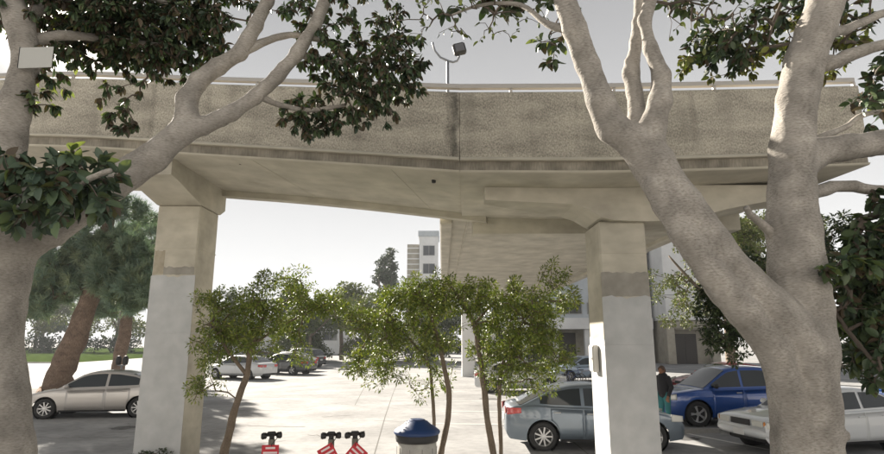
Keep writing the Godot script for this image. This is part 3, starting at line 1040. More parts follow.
const LEFT_TREE := [
	[[-3.58, -0.1, -5.0, 0.48], [-3.63, 0.2, -5.0, 0.38], [-3.68, 0.43, -5.0, 0.33], [-3.82, 1.54, -5.0, 0.315], [-3.90, 1.98, -5.0, 0.275], [-4.0, 2.53, -5.0, 0.25], [-4.05, 3.01, -5.0, 0.29], [-4.03, 3.42, -5.0, 0.33]],
	[[-4.03, 3.38, -5.0, 0.269], [-4.1, 3.85, -5.0, 0.215], [-4.08, 4.32, -4.95, 0.169], [-4.0, 4.69, -4.9, 0.128], [-3.92, 5.05, -4.85, 0.109], [-4.0, 5.41, -4.8, 0.112], [-4.12, 5.69, -4.75, 0.102], [-4.3, 6.13, -4.7, 0.093], [-4.5, 6.9, -4.6, 0.07]],
	[[-3.96, 3.42, -5.0, 0.314], [-3.64, 3.54, -5.0, 0.224], [-3.37, 3.72, -5.05, 0.181], [-3.14, 3.92, -5.1, 0.156], [-2.83, 4.23, -5.2, 0.14], [-2.63, 4.51, -5.3, 0.128]],
	[[-2.63, 4.51, -5.3, 0.124], [-2.6, 4.71, -5.35, 0.106], [-2.65, 4.92, -5.4, 0.102], [-2.56, 5.15, -5.45, 0.093], [-2.39, 5.34, -5.5, 0.084], [-2.17, 5.5, -5.5, 0.079], [-2.02, 5.83, -5.5, 0.069], [-1.91, 6.13, -5.5, 0.069], [-1.81, 6.75, -5.5, 0.059]],
	[[-2.63, 4.51, -5.3, 0.114], [-2.44, 4.64, -5.4, 0.082], [-2.2, 4.82, -5.5, 0.074], [-2.01, 5.05, -5.6, 0.07], [-1.8, 5.31, -5.65, 0.071], [-1.61, 5.61, -5.7, 0.072], [-1.43, 5.94, -5.7, 0.072], [-1.33, 6.26, -5.7, 0.067], [-1.24, 6.84, -5.7, 0.056]],
	[[-2.17, 5.5, -5.5, 0.059], [-1.98, 5.67, -5.6, 0.045], [-1.73, 5.89, -5.8, 0.036], [-1.44, 5.94, -6.0, 0.027]],
	[[-1.99, 5.06, -5.6, 0.04], [-1.8, 5.04, -5.8, 0.031], [-1.51, 5.06, -6.0, 0.027], [-1.13, 5.17, -6.1, 0.022]],
	[[-3.7, 3.52, -4.9, 0.088], [-3.33, 3.65, -4.6, 0.05], [-2.93, 3.7, -4.3, 0.031], [-2.54, 3.76, -4.1, 0.018]],
	[[-4.01, 5.23, -4.85, 0.078], [-3.75, 5.42, -5.0, 0.049], [-3.45, 5.54, -5.3, 0.038], [-3.04, 5.59, -5.5, 0.025]],
	[[-4.0, 5.46, -4.8, 0.069], [-3.86, 5.99, -5.2, 0.047], [-3.49, 6.32, -5.6, 0.04], [-3.02, 6.2, -5.8, 0.026]],
	[[-1.61, 5.61, -5.7, 0.05], [-1.3, 5.6, -5.9, 0.035], [-0.95, 5.72, -6.05, 0.026], [-0.6, 5.65, -6.15, 0.018]],
]

func street_tree(called: String, label: String, chains: Array, base: Vector3, clusters: Array, opts: Dictionary) -> void:
	var t := thing(called, label, "tree", base, "street trees on the pavement")
	var thick := []
	var knots := []
	var thin := []
	for c in chains:
		if c[1][3] > 0.075: thick.append(c)
		else: thin.append(c)
	# knots where old branches were shed
	for c in thick.slice(0, 6):
		for i in range(1, c.size() - 1):
			if rng.randf() < 0.55:
				var u := rng.randf()
				var a := rng.randf_range(-1.2, 1.2)
				var r: float = lerpf(c[i][3], c[i + 1][3], u)
				var k := Vector3(lerpf(c[i][0], c[i + 1][0], u) + sin(a) * (r - 0.015), lerpf(c[i][1], c[i + 1][1], u), lerpf(c[i][2], c[i + 1][2], u) + cos(a) * (r - 0.015))
				var s := clampf(r * rng.randf_range(0.12, 0.26), 0.02, 0.06)
				knots.append([[k.x - s * 0.7, k.y, k.z, s], [k.x + s * 0.7, k.y + s * 0.3, k.z, s * 0.8]])
	thick.append_array(knots)
	thick.append_array(opts.get("folds", []))
	part("trunk", skin(thick, 0.024, 0.04, 0.02), M.bark, t, true)
	for c in thin:
		var st := nst(true)
		chain_tube(st, c, 9)
		part("branch", st, M.bark, t, true)
	grow(t, along(chains, 2), clusters, opts)
	if opts.has("near"):
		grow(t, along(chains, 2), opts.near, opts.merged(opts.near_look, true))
	if opts.has("bare"):
		grow(t, along(chains.slice(2, 5) + chains.slice(9), 3), opts.bare, opts.merged({"leaves": 2, "singles": 0, "size": 0.07, "tip": 0.0028, "palette": [Color(.12, .14, .04), Color(.09, .11, .035), Color(.05, .07, .03)]}, true))

func build_street_trees() -> void:
	var fig := leaf_mesh(0.56, 0.16, 0.22, true)
	var greens := [Color(.042, .066, .036), Color(.052, .080, .040), Color(.062, .092, .045), Color(.045, .070, .045), Color(.07, .098, .045), Color(.075, .055, .034)]
	var slim := leaf_mesh(0.42, 0.2, 0.2, true)
	var browns := greens + [Color(.085, .062, .042), Color(.075, .058, .04), Color(.05, .07, .035)]
	street_tree("fig_tree", "large smooth grey tree with a long arching limb and a blank notice on its trunk", LEFT_TREE, Vector3(-3.58, 0.12, -5.0), [
		[-3.84, 5.72, -5.2, .66, .62, .7, 260], [-3.2, 5.90, -5.6, .72, .62, .7, 350], [-2.75, 6.0, -5.7, .42, .5, .5, 80], [-3.85, 4.80, -5.0, .24, .22, .2, 14], [-3.3, 4.90, -5.4, .22, .30, .2, 16],
		[-1.47, 6.21, -5.8, .4, .5, .5, 46], [-1.08, 5.68, -6.0, .6, .5, .5, 105],
		[-1.50, 5.05, -6.1, .40, .30, .35, 46], [-0.61, 5.62, -6.1, .48, .60, .45, 110], [-0.7, 6.6, -6.0, .68, .4, .6, 50], [-2.31, 6.2, -5.6, .48, .36, .35, 22], [-1.0, 5.13, -6.1, .48, .33, .35, 42],
		[-3.4, 7.4, -5.0, 1.6, .8, 1.5, 60], [-1.4, 7.7, -5.4, 1.5, .7, 1.4, 50]],
		{"tip": 0.003, "leaves": 17, "size": 0.088, "spread": 0.7, "droop": 0.65, "mesh": slim, "mat": M.fig_leaf, "palette": browns, "singles": 130, "wood": M.twig,
		"near": [[-3.55, 3.70, -4.35, .42, .42, .35, 60], [-2.95, 3.64, -4.3, .40, .36, .3, 46]], "near_look": {"leaves": 12, "size": 0.118, "droop": 0.3, "mesh": fig, "singles": 160, "palette": [Color(.055, .085, .06), Color(.065, .098, .065), Color(.075, .108, .075), Color(.06, .09, .055), Color(.085, .065, .045)]}})
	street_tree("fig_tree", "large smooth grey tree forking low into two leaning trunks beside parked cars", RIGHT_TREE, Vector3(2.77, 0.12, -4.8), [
		[1.01, 5.22, -4.9, .2, .15, .2, 5], [0.55, 5.92, -5.0, .85, .2, .5, 26], [2.57, 5.95, -5.0, .57, .25, .5, 18], [3.05, 5.62, -5.5, .45, .3, .4, 46],
		[4.11, 6.10, -5.6, .85, .43, .6, 70], [4.3, 4.75, -5.3, .25, .18, .3, 7], [4.2, 3.3, -5.1, .36, .6, .4, 130], [3.95, 2.75, -5.3, .3, .35, .35, 50],
		[3.95, 2.3, -5.1, .24, .4, .35, 40], [4.25, 2.9, -5.4, .35, .5, .4, 60], [4.65, 5.15, -5.3, .25, .39, .4, 24], [3.3, 3.05, -4.55, .35, .12, .12, 9],
		[1.6, 7.6, -4.8, 1.6, .7, 1.5, 45], [4.4, 7.8, -5.0, 1.6, .8, 1.5, 60]],
		{"tip": 0.0035, "leaves": 12, "size": 0.105, "bare": [[0.3, 5.75, -5.1, .9, .3, .5, 60], [1.0, 5.6, -4.9, .5, .35, .4, 26], [2.5, 5.7, -4.9, .6, .35, .5, 30], [3.0, 5.7, -5.3, .4, .3, .4, 24]], "spread": 0.75, "droop": 0.35, "mesh": fig, "mat": M.fig_leaf, "palette": greens, "singles": 220, "wood": M.twig, "near": [[4.2, 5.85, -5.8, .65, .5, .5, 60], [3.15, 5.62, -5.8, .5, .32, .4, 36]], "near_look": {"leaves": 12, "size": 0.085, "singles": 40, "mat": M.young_leaf, "palette": [Color(.12, .14, .04), Color(.16, .17, .045), Color(.09, .11, .035), Color(.10, .085, .035)]}, "folds": [  # near_look paints sunlight into these upper leaves with a yellower palette
		[[1.78, 3.75, -4.5, 0.081], [1.97, 3.35, -4.5, 0.097], [2.19, 3.03, -4.53, 0.114], [2.44, 2.71, -4.56, 0.123], [2.68, 2.4, -4.60, 0.12], [2.80, 2.01, -4.65, 0.115], [2.82, 1.6, -4.67, 0.115], [2.78, 1.12, -4.69, 0.12]],
		[[2.14, 3.42, -4.55, 0.073], [2.39, 3.11, -4.55, 0.081], [2.69, 2.76, -4.56, 0.089], [2.91, 2.48, -4.59, 0.10], [3.0, 2.14, -4.62, 0.10], [3.0, 1.61, -4.66, 0.11], [2.96, 1.13, -4.68, 0.12]]]})

const YOUNG := [
	[[[-3.78, 0.1, -10, 0.13], [-3.69, 0.57, -10.0, 0.117], [-3.61, 1.04, -10.0, 0.099], [-3.52, 1.45, -10.0, 0.09], [-3.39, 1.87, -10.0, 0.081], [-3.34, 2.38, -10.0, 0.063], [-3.1, 3.0, -10, .04]],
		[[-3.39, 1.87, -10.0, 0.06], [-3.75, 2.3, -9.95, 0.04], [-4.0, 2.7, -9.9, 0.025]], [[-3.34, 2.38, -10.0, 0.045], [-2.8, 2.75, -10.1, 0.03], [-2.3, 3.0, -10.1, 0.02]]],
	[[[-0.1, 0.1, -10.2, 0.06], [-0.16, 0.54, -10.2, 0.046], [-0.14, 1.1, -10.2, 0.046], [-0.18, 1.6, -10.2, 0.046], [-0.25, 2.03, -10.2, 0.037], [-.7, 2.6, -10.1, .025], [-1.2, 2.8, -10.0, .018]],
		[[-0.02, 0.1, -9.8, 0.09], [-0.02, 0.61, -9.8, 0.079], [0.08, 1.07, -9.8, 0.07], [0.12, 1.55, -9.8, 0.07], [0.05, 1.96, -9.8, 0.062], [-0.07, 2.47, -9.8, 0.053], [-0.21, 2.89, -9.8, 0.035], [-.4, 3.3, -9.8, .02]]],
	[[[0.85, 0.1, -9.6, 0.11], [0.83, 0.65, -9.6, 0.086], [0.74, 1.18, -9.6, 0.078], [0.7, 1.65, -9.6, 0.078], [0.62, 2.3, -9.6, 0.069], [0.54, 2.72, -9.6, 0.06], [0.31, 3.14, -9.6, 0.052], [0.1, 3.41, -9.6, 0.034]],
		[[0.95, 0.1, -9.6, 0.07], [0.96, 0.65, -9.6, 0.052], [0.95, 1.18, -9.6, 0.052], [0.95, 1.65, -9.6, 0.052], [1.02, 2.06, -9.6, 0.043], [1.18, 2.47, -9.6, 0.034], [1.5, 2.9, -9.6, .02]],
		[[0.54, 2.72, -9.6, 0.04], [0.85, 3.05, -9.6, 0.028], [1.25, 3.3, -9.6, 0.018]]],
]

func build_young_trees() -> void:
	var lf := leaf_mesh(0.42, 0.08, 0.12, false)
	var greens := [Color(.16, .21, .045), Color(.20, .24, .055), Color(.13, .17, .04), Color(.25, .265, .065), Color(.10, .135, .04)]
	var info := [["small leafy tree with one leaning stem between the column and the scooters", [[-3.2, 3.1, -10, 1.1, .55, .8, 170], [-3.95, 2.7, -10, .46, .5, .5, 75], [-2.4, 3.0, -9.9, .5, .45, .55, 70], [-4.1, 2.0, -10, .28, .42, .35, 40], [-2.9, 2.5, -10, .75, .38, .55, 90]] ],
		["small leafy tree with two thin stems behind the blue-lidded bin", [[-1.2, 2.85, -10, .6, .58, .7, 125], [-.6, 3.0, -9.9, .62, .6, .6, 145], [-1.05, 2.05, -10, .48, .42, .45, 75], [-.25, 2.35, -9.9, .35, .4, .4, 55], [0.0, 3.1, -9.8, .36, .42, .4, 45], [-.12, 1.75, -10.1, .22, .24, .2, 16]] ],
		["small leafy tree with crooked twin stems beside the teal saloon", [[.9, 3.1, -9.6, .75, .5, .65, 140], [1.6, 2.95, -9.6, .6, .55, .6, 140], [1.25, 2.35, -9.6, .75, .45, .6, 140], [1.75, 2.05, -9.5, .36, .4, .4, 55], [.3, 3.25, -9.6, .42, .28, .4, 40], [1.98, 3.72, -9.6, .12, .14, .12, 8], [.95, 1.8, -9.6, .28, .25, .3, 24]]]]
	for i in 3:
		var c: Array = YOUNG[i]
		var t := thing("young_tree", info[i][0], "tree", Vector3(c[0][0][0], 0.12, c[0][0][2]), "young trees along the back of the pavement")
		for k in c.size():
			var st := nst(true)
			var thin := []
			for q in c[k]: thin.append([q[0], q[1], q[2], q[3] * 0.66])
			chain_tube(st, thin, 9)
			part("trunk" if c[k][0][1] < 0.5 else "branch", st, M.young_bark, t, true)
		grow(t, along(c, 3), info[i][1], {"tip": 0.0035, "leaves": 44, "size": 0.06, "spread": 0.85, "droop": 0.12, "clump": 0.15, "loose": 1.1, "mesh": lf, "mat": M.young_leaf, "palette": greens, "wood": M.young_bark})
	var mid := thing("evergreen_tree", "dense dark evergreen tree behind the forked trunk in front of the blue car", "tree", Vector3(7.6, 0, -11.45))
	var ch := [[[7.6, -0.1, -11.45, .13], [7.6, 1.0, -11.5, .11], [7.7, 2.2, -11.9, .10], [7.7, 3.4, -11.8, .08], [7.6, 4.4, -11.8, .04]], [[7.9, 2.2, -11.9, .08], [7.1, 2.9, -11.9, .05], [6.4, 3.1, -11.9, .03]], [[7.9, 2.2, -11.9, .08], [8.7, 3.0, -11.7, .05], [9.3, 3.4, -11.5, .03]]]
	for k in 3:
		var st := nst(true)
		chain_tube(st, ch[k], 9)
		part("trunk" if k == 0 else "branch", st, M.young_bark, mid, true)
	grow(mid, along(ch, 1), [[5.95, 2.95, -11.8, .6, 1.0, .6, 180], [6.7, 3.3, -12, .75, 1.15, .7, 230], [8.3, 4.1, -11.6, .9, 1.1, .8, 160], [9.3, 3.0, -11.4, 1.0, 1.1, .8, 190], [8.6, 2.2, -11.5, .8, .6, .6, 80], [10.2, 2.7, -11.2, .9, 1.1, .7, 110], [7.5, 3.0, -11.8, .6, 1.0, .6, 60]],
		{"tip": 0.004, "leaves": 30, "size": 0.09, "spread": 0.85, "droop": 0.2, "loose": 0.6, "mesh": leaf_mesh(0.5, 0.1, 0.15, false), "mat": M.fig_leaf, "palette": [Color(.04, .06, .028), Color(.055, .078, .033), Color(.07, .092, .04), Color(.035, .052, .028)], "wood": M.young_bark})

# ---------------------------------------------------------------- trees beyond
func far_tree(called: String, label: String, base: Vector3, h: float, wide: float, palette: Array, n: int, size: float, low := 0.24, more := []) -> void:
	var t := thing(called, label, "tree", base, "trees beyond the parking lot")
	var top := base + Vector3(rng.randf_range(-.4, .4), h * 0.8, 0)
	var ch := [[[base.x, -0.1, base.z, h * .03], [lerpf(base.x, top.x, .5), h * .4, base.z, h * .022], [top.x, top.y, top.z, h * .006]]]
	for i in 4:
		var a := TAU * i / 4.0 + rng.randf()
		ch.append([[lerpf(base.x, top.x, .4), h * .35, base.z, h * .014], [base.x + cos(a) * wide * .35, h * .55, base.z + sin(a) * wide * .35, h * .009], [base.x + cos(a) * wide * .6, h * .7, base.z + sin(a) * wide * .6, h * .004]])
	for k in 5:
		var st := nst(true)
		chain_tube(st, ch[k], 7)
		part("trunk" if k == 0 else "branch", st, M.young_bark, t, true)
	var cl := []
	for i in 9:
		var a := rng.randf() * TAU
		var y := rng.randf_range(low, 0.88)
		var r := wide * rng.randf_range(.25, .62) * (1.0 - 0.6 * maxf(0.0, y - 0.6))
		cl.append([base.x + cos(a) * r, h * y, base.z + sin(a) * r, wide * rng.randf_range(.3, .5), h * rng.randf_range(.10, .17), wide * rng.randf_range(.3, .5), n / 9])
	cl.append_array(more)
	grow(t, along(ch, 1), cl, {"tip": 0.012, "leaves": 40, "size": size, "spread": 0.9, "droop": 0.1, "clump": wide * 0.1, "loose": 1.0, "mesh": M.far_mesh, "mat": M.far_leaf, "palette": palette, "wood": M.young_bark})

func pine(label: String, trunk: Array, clusters: Array) -> void:
	var t := thing("pine_tree", label, "tree", Vector3(trunk[0][0], 0, trunk[0][2]), "pine trees behind the silver saloon")
	var st := nst(true)
	chain_tube(st, trunk, 14)
	part("trunk", st, M.pine_bark, t, true)
	grow(t, along([trunk], 1, 4), clusters, {"tip": 0.012, "leaves": 20, "size": 0.36, "spread": 0.6, "droop": -0.05, "loose": 0.6, "mesh": M.needle_clump, "mat": M.needle, "palette": [Color(.18, .235, .165), Color(.20, .26, .18), Color(.175, .245, .19), Color(.235, .275, .165)], "wood": M.pine_bark})

func build_far_trees() -> void:
	M.far_mesh = leaf_mesh(0.55, 0.1, 0.15, false)
	M.needle_clump = needle_mesh()
	pine("thick leaning pine with red brown bark and blue green needles behind the silver saloon", [[-17.5, -0.2, -26, .75], [-17.35, .4, -26, .58], [-17.05, 1.5, -26, .50], [-16.65, 3.0, -26, .46], [-16.2, 5.0, -26, .38], [-15.9, 8, -26, .25], [-15.8, 11.5, -26, .08]],
		[[-17.9, 5.6, -26, 1.8, 1.4, 1.6, 70], [-15.2, 5.9, -26, 1.9, 1.5, 1.6, 75], [-16.5, 8.3, -26, 2.8, 1.6, 2, 60], [-16.3, 10.8, -26, 1.8, 1.5, 1.5, 22], [-14.0, 4.6, -25.5, 1.3, .8, 1, 34], [-18.5, 4.2, -25.6, 1.0, .7, .9, 24]])
	pine("slimmer straight pine farther back beside the parking meter", [[-20.4, -0.2, -36, .52], [-20.35, .5, -36, .42], [-20.2, 2, -36, .38], [-20.1, 5, -36, .3], [-20, 8, -36, .2], [-20, 11, -36, .06]],
		[[-20, 5.6, -36, 2.4, 1.5, 1.9, 70], [-19.5, 8.3, -36, 2.3, 1.8, 2, 65], [-21.6, 4.5, -35.6, 1.4, .9, 1.2, 28]])
	var lime := [Color(.13, .16, .04), Color(.16, .18, .05), Color(.10, .135, .035), Color(.19, .20, .06)]
	var mid := [Color(.09, .12, .04), Color(.11, .14, .045), Color(.075, .10, .035)]
	var dark := [Color(.05, .075, .035), Color(.06, .085, .04), Color(.042, .062, .03)]
	far_tree("broad_tree", "round mid green tree beyond the lot behind the parked cars", Vector3(-24.5, 0, -66), 9.2, 4.6, mid, 220, .34)
	far_tree("broad_tree", "broad mid green tree beyond the lot, tallest of the far row", Vector3(-17.5, 0, -68), 10.2, 4.8, mid, 230, .34)
	far_tree("broad_tree", "yellow green tree beyond the lot between two mid green trees", Vector3(-11.6, 0, -66), 9.4, 4.6, lime, 230, .34)
	far_tree("broad_tree", "mid green tree beyond the lot in front of the tall dark conifer", Vector3(-6.4, 0, -70), 10.4, 4.4, mid, 220, .34)
	far_tree("broad_tree", "darker tree beyond the lot below the tower block", Vector3(-1.8, 0, -66), 9.6, 4.4, dark, 220, .34)
	far_tree("broad_tree", "bushy mid green tree in front of the far row, beside the dark crossover", Vector3(-13.6, 0, -59), 7.4, 4.2, mid, 220, .32, 0.16)
	far_tree("broad_tree", "bushy yellow green tree in front of the far row, at the end of the lot", Vector3(-7.2, 0, -59.5), 7.8, 4.2, lime, 220, .32, 0.16)
	far_tree("broad_tree", "bushy dark tree in front of the far row, next to the far column", Vector3(-1.6, 0, -58.5), 7.2, 3.8, mid, 200, .32, 0.16)
	far_tree("broad_tree", "low spreading tree beyond the lot beside the far column", Vector3(3.4, 0, -62), 6.5, 3.4, mid, 150, .34)
	far_tree("broad_tree", "pale green tree across the lawn, seen between the two pines", Vector3(-62, 0, -108), 12.0, 7.0, lime, 170, .5)
	far_tree("broad_tree", "pale green tree across the lawn, beyond the thick leaning pine", Vector3(-78, 0, -111), 12.0, 7.0, lime, 170, .5)
	far_tree("broad_tree", "dark green tree behind the lawn hedge", Vector3(-90, 0, -126), 13.0, 8.0, dark, 160, .55)
	far_tree("broad_tree", "mid green tree at the end of the side street", Vector3(-50, 0, -123), 13.0, 7.5, mid, 160, .5)
	far_tree("conifer", "tall dark conifer rising above the far tree row", Vector3(-8.9, 0, -88), 17.0, 2.4, dark, 160, .36, 0.4, [[-8.9, 12.5, -88, 1.5, 3.6, 1.5, 90]])
	far_tree("locust_tree", "airy yellow green tree beside the white building wing", Vector3(15.6, 0, -31), 10.4, 4.6, lime, 250, .17, 0.40, [[16.6, 8.2, -31, 2.4, 1.5, 1.5, 130]])
	far_tree("locust_tree", "airy yellow green tree rising behind the fork of the leaning trunks", Vector3(20.0, 0, -33), 11.0, 4.4, lime, 250, .17, 0.40, [[18.6, 9.0, -33, 2.0, 1.6, 1.5, 100]])
	# clipped hedge along the lawn
	for i in 9:
		var t := thing("hedge", "clipped dark hedge along the far edge of the lawn", "hedge", Vector3(-104 + i * 7.0, 0, -98), "hedge plants along the lawn")
		grow(t, [Vector3(-104 + i * 7.0, .2, -98), Vector3(-102 + i * 7.0, .5, -98), Vector3(-106 + i * 7.0, .5, -98)], [[-104 + i * 7.0, 1.7, -98, 3.9, 1.5, 1.2, 60]], {"tip": 0.008, "leaves": 30, "size": 0.45, "spread": 0.9, "mesh": M.far_mesh, "mat": M.far_leaf, "palette": dark, "loose": 0.8})
	for i in 5:
		var t := thing("shrub", "low round shrub below the far row of trees", "shrub", Vector3(-25 + i * 5.4, 0, -61), "shrubs along the far end of the lot")
		grow(t, [Vector3(-25 + i * 5.4, .2, -61), Vector3(-24 + i * 5.4, .5, -61), Vector3(-26 + i * 5.4, .5, -61)], [[-25 + i * 5.4, 1.1, -61, 2.6, 1.1, .9, 55]], {"tip": 0.008, "leaves": 24, "size": 0.26, "spread": 0.9, "mesh": M.far_mesh, "mat": M.far_leaf, "palette": dark if i % 2 else mid, "loose": 0.8})

# ---------------------------------------------------------------- cars: forward is +x, the ground y = 0
const SALOON := {"L": 4.5, "W": 1.76, "wb": 2.65, "fo": 0.88, "wr": 0.315, "taper": 0.2, "tum": 0.34,
	"deck": [[-2.25, .78], [-2.2, .90], [-2.05, .97], [-1.5, 1.0], [-1.1, .97], [.9, .91], [1.4, .87], [1.95, .76], [2.15, .66], [2.25, .58]],
	"roof": [[-1.85, .985], [-1.1, 1.33], [-.6, 1.43], [-.1, 1.455], [.25, 1.43], [.5, 1.35], [1.2, .90]], "glass": [-1.72, -0.98, 0.42, 1.14], "side": [[-1.25, -.32], [-.24, .92]], "doors": [[-1.02, -.29], [-.27, .88]], "spokes": 9}
const OLD_SALOON := {"L": 4.55, "W": 1.70, "wb": 2.6, "fo": 0.92, "wr": 0.30, "taper": 0.09, "tum": 0.30,
	"deck": [[-2.27, .80], [-2.22, .88], [-2.1, .92], [-1.3, .95], [-1.0, .93], [.85, .88], [1.4, .85], [2.0, .78], [2.2, .73], [2.27, .64]],
	"roof": [[-1.5, .935], [-.95, 1.30], [-.6, 1.37], [-.1, 1.385], [.2, 1.36], [.35, 1.30], [1.05, .87]], "glass": [-1.44, -0.90, 0.30, 1.0], "side": [[-1.12, -.36], [-.28, .78]], "doors": [[-.98, -.33], [-.31, .80]], "spokes": 14}
const CROSSOVER := {"L": 4.5, "W": 1.84, "wb": 2.7, "fo": 0.92, "wr": 0.355, "taper": 0.22, "tum": 0.26,
	"deck": [[-2.25, .85], [-2.2, .98], [-2.1, 1.08], [-1.6, 1.10], [.8, 1.05], [1.3, 1.02], [1.9, .93], [2.12, .82], [2.25, .66]],
	"roof": [[-2.14, 1.07], [-1.75, 1.52], [-1.4, 1.60], [-.6, 1.67], [0, 1.66], [.3, 1.60], [1.1, 1.03]], "glass": [-2.10, -1.72, 0.32, 1.06], "side": [[-1.62, -1.0], [-.93, -.12], [-.04, .84]], "doors": [[-.96, -.09], [-.07, .86]], "spokes": 5}

func prof(arr: Array, x: float) -> float:
	var sum := 0.0
	for q in [-0.05, 0.0, 0.05]:
		var xx := clampf(x + q, arr[0][0], arr[-1][0])
		for i in arr.size() - 1:
			if xx <= arr[i + 1][0]:
				sum += lerpf(arr[i][1], arr[i + 1][1], (xx - arr[i][0]) / (arr[i + 1][0] - arr[i][0]))
				break
	return sum / 3.0

func half_width(s: Dictionary, x: float, y: float) -> float:
	var q := clampf((absf(x) / (s.L / 2.0) - 0.58) / 0.42, 0.0, 1.0)
	var w: float = s.W / 2.0 * (1.0 - s.taper * pow(q, 2.2))
	w *= 1.0 - 0.09 * pow(clampf((0.5 - y) / 0.35, 0.0, 1.0), 2.0) - 0.065 * pow(clampf((y - 0.62) / 0.4, 0.0, 1.0), 2.0)
	var e: float = s.L / 2.0 - absf(x)
	if e < 0.12: w *= 1.0 - 0.09 * pow(1.0 - e / 0.12, 2.0)
	return w

func sill(s: Dictionary, x: float) -> float:
	var y := 0.21
	var e: float = s.L / 2.0 - absf(x)
	if e < 0.5: y += 0.05 * (1.0 - e / 0.5)
	if e < 0.1: y += 0.12 * pow(1.0 - e / 0.1, 2.0)
	var ra: float = s.wr + 0.055
	for xw in [s.L / 2.0 - s.fo, s.L / 2.0 - s.fo - s.wb]:
		if absf(x - xw) < ra: y = maxf(y, s.wr + sqrt(ra * ra - (x - xw) * (x - xw)))
	return y

func cabin(s: Dictionary, x: float) -> Array:   # base height, base half width, height
	var y := prof(s.deck, x) - 0.012
	return [y, half_width(s, x, y) * 0.955, maxf(prof(s.roof, x) - y, 0.004)]

func cabin_top(s: Dictionary, x: float) -> Array:
	var c := cabin(s, x)
	var zs: float = c[1] - s.tum * c[2] * 0.85
	return [Vector3(x, c[0] + c[2] * .95, -zs + .045), Vector3(x, c[0] + c[2] * .99, -zs * .6), Vector3(x, c[0] + c[2] + .012, 0), Vector3(x, c[0] + c[2] * .99, zs * .6), Vector3(x, c[0] + c[2] * .95, zs - .045)]

func raised(st: SurfaceTool, outer: Array, inner: Array) -> void:   # a panel of two rows with a skirt back to the body
	grid(st, outer)
	for e in [0, -1]:
		grid(st, [outer[e], inner[e]])
	var a := []; var b := []; var c := []; var d := []
	for i in outer.size():
		a.append(outer[i][0]); b.append(inner[i][0]); c.append(outer[i][-1]); d.append(inner[i][-1])
	grid(st, [a, b]); grid(st, [c, d])

func side_panel(s: Dictionary, x0: float, x1: float, lowf: Callable, topf: Callable, zs: float, lift: float, n := 14) -> SurfaceTool:
	var st := nst(true)
	var o := []; var q := []
	for i in n + 1:
		var x := lerpf(x0, x1, float(i) / n)
		var r := []; var g := []
		var y0: float = lowf.call(x); var y1: float = maxf(topf.call(x), y0 + 0.002)
		for k in 6:
			var y := lerpf(y0, y1, k / 5.0)
			r.append(Vector3(x, y, zs * (half_width(s, x, y) + lift)))
			g.append(Vector3(x, y, zs * (half_width(s, x, y) - 0.012)))
		o.append(r); q.append(g)
	raised(st, o, q)
	return st

func wheel(s: Dictionary, parent: Node3D, at: Vector3, zs: float, rim: Material) -> void:
	var w := Node3D.new()
	w.name = "wheel"
	parent.add_child(w, true)
	w.position = at
	var turn := Basis(Vector3.RIGHT, PI / 2 * zs)
	var r: float = s.wr
	var st := nst(true)
	lathe(st, [Vector2(r * .62, .07), Vector2(r * .66, .10), Vector2(r * .90, .105), Vector2(r * .98, .085), Vector2(r, .05), Vector2(r, -.06), Vector2(r * .96, -.10), Vector2(r * .6, -.1)], Vector3.ZERO, 28, turn)
	part("tyre", st, M.tyre, w)
	st = nst(true)
	lathe(st, [Vector2(r * .685, .06), Vector2(r * .69, .095), Vector2(r * .655, .098), Vector2(r * .62, .07), Vector2(r * .60, .03)], Vector3.ZERO, 28, turn)
	st.set_smooth_group(-1)
	var n: int = s.spokes
	for i in n:
		for f in ([0.0] if n > 6 else [-.1, .1]):
			var a: float = TAU * i / n + f
			var b := turn * Basis(Vector3.UP, a)
			bbox(st, b * Vector3(r * .36, .078, 0), Vector3(r * .62, .022, r * (1.05 / n if n > 6 else .085)), .006, b)
	lathe(st, [Vector2(0, .098), Vector2(r * .12, .096), Vector2(r * .17, .08), Vector2(r * .17, .04)], Vector3.ZERO, 16, turn)
	part("rim", st, rim, w)
	st = nst(true)
	lathe(st, [Vector2(0, .03), Vector2(r * .65, .03)], Vector3.ZERO, 20, turn)
	part("brake_backing", st, M.dark_trim, w)

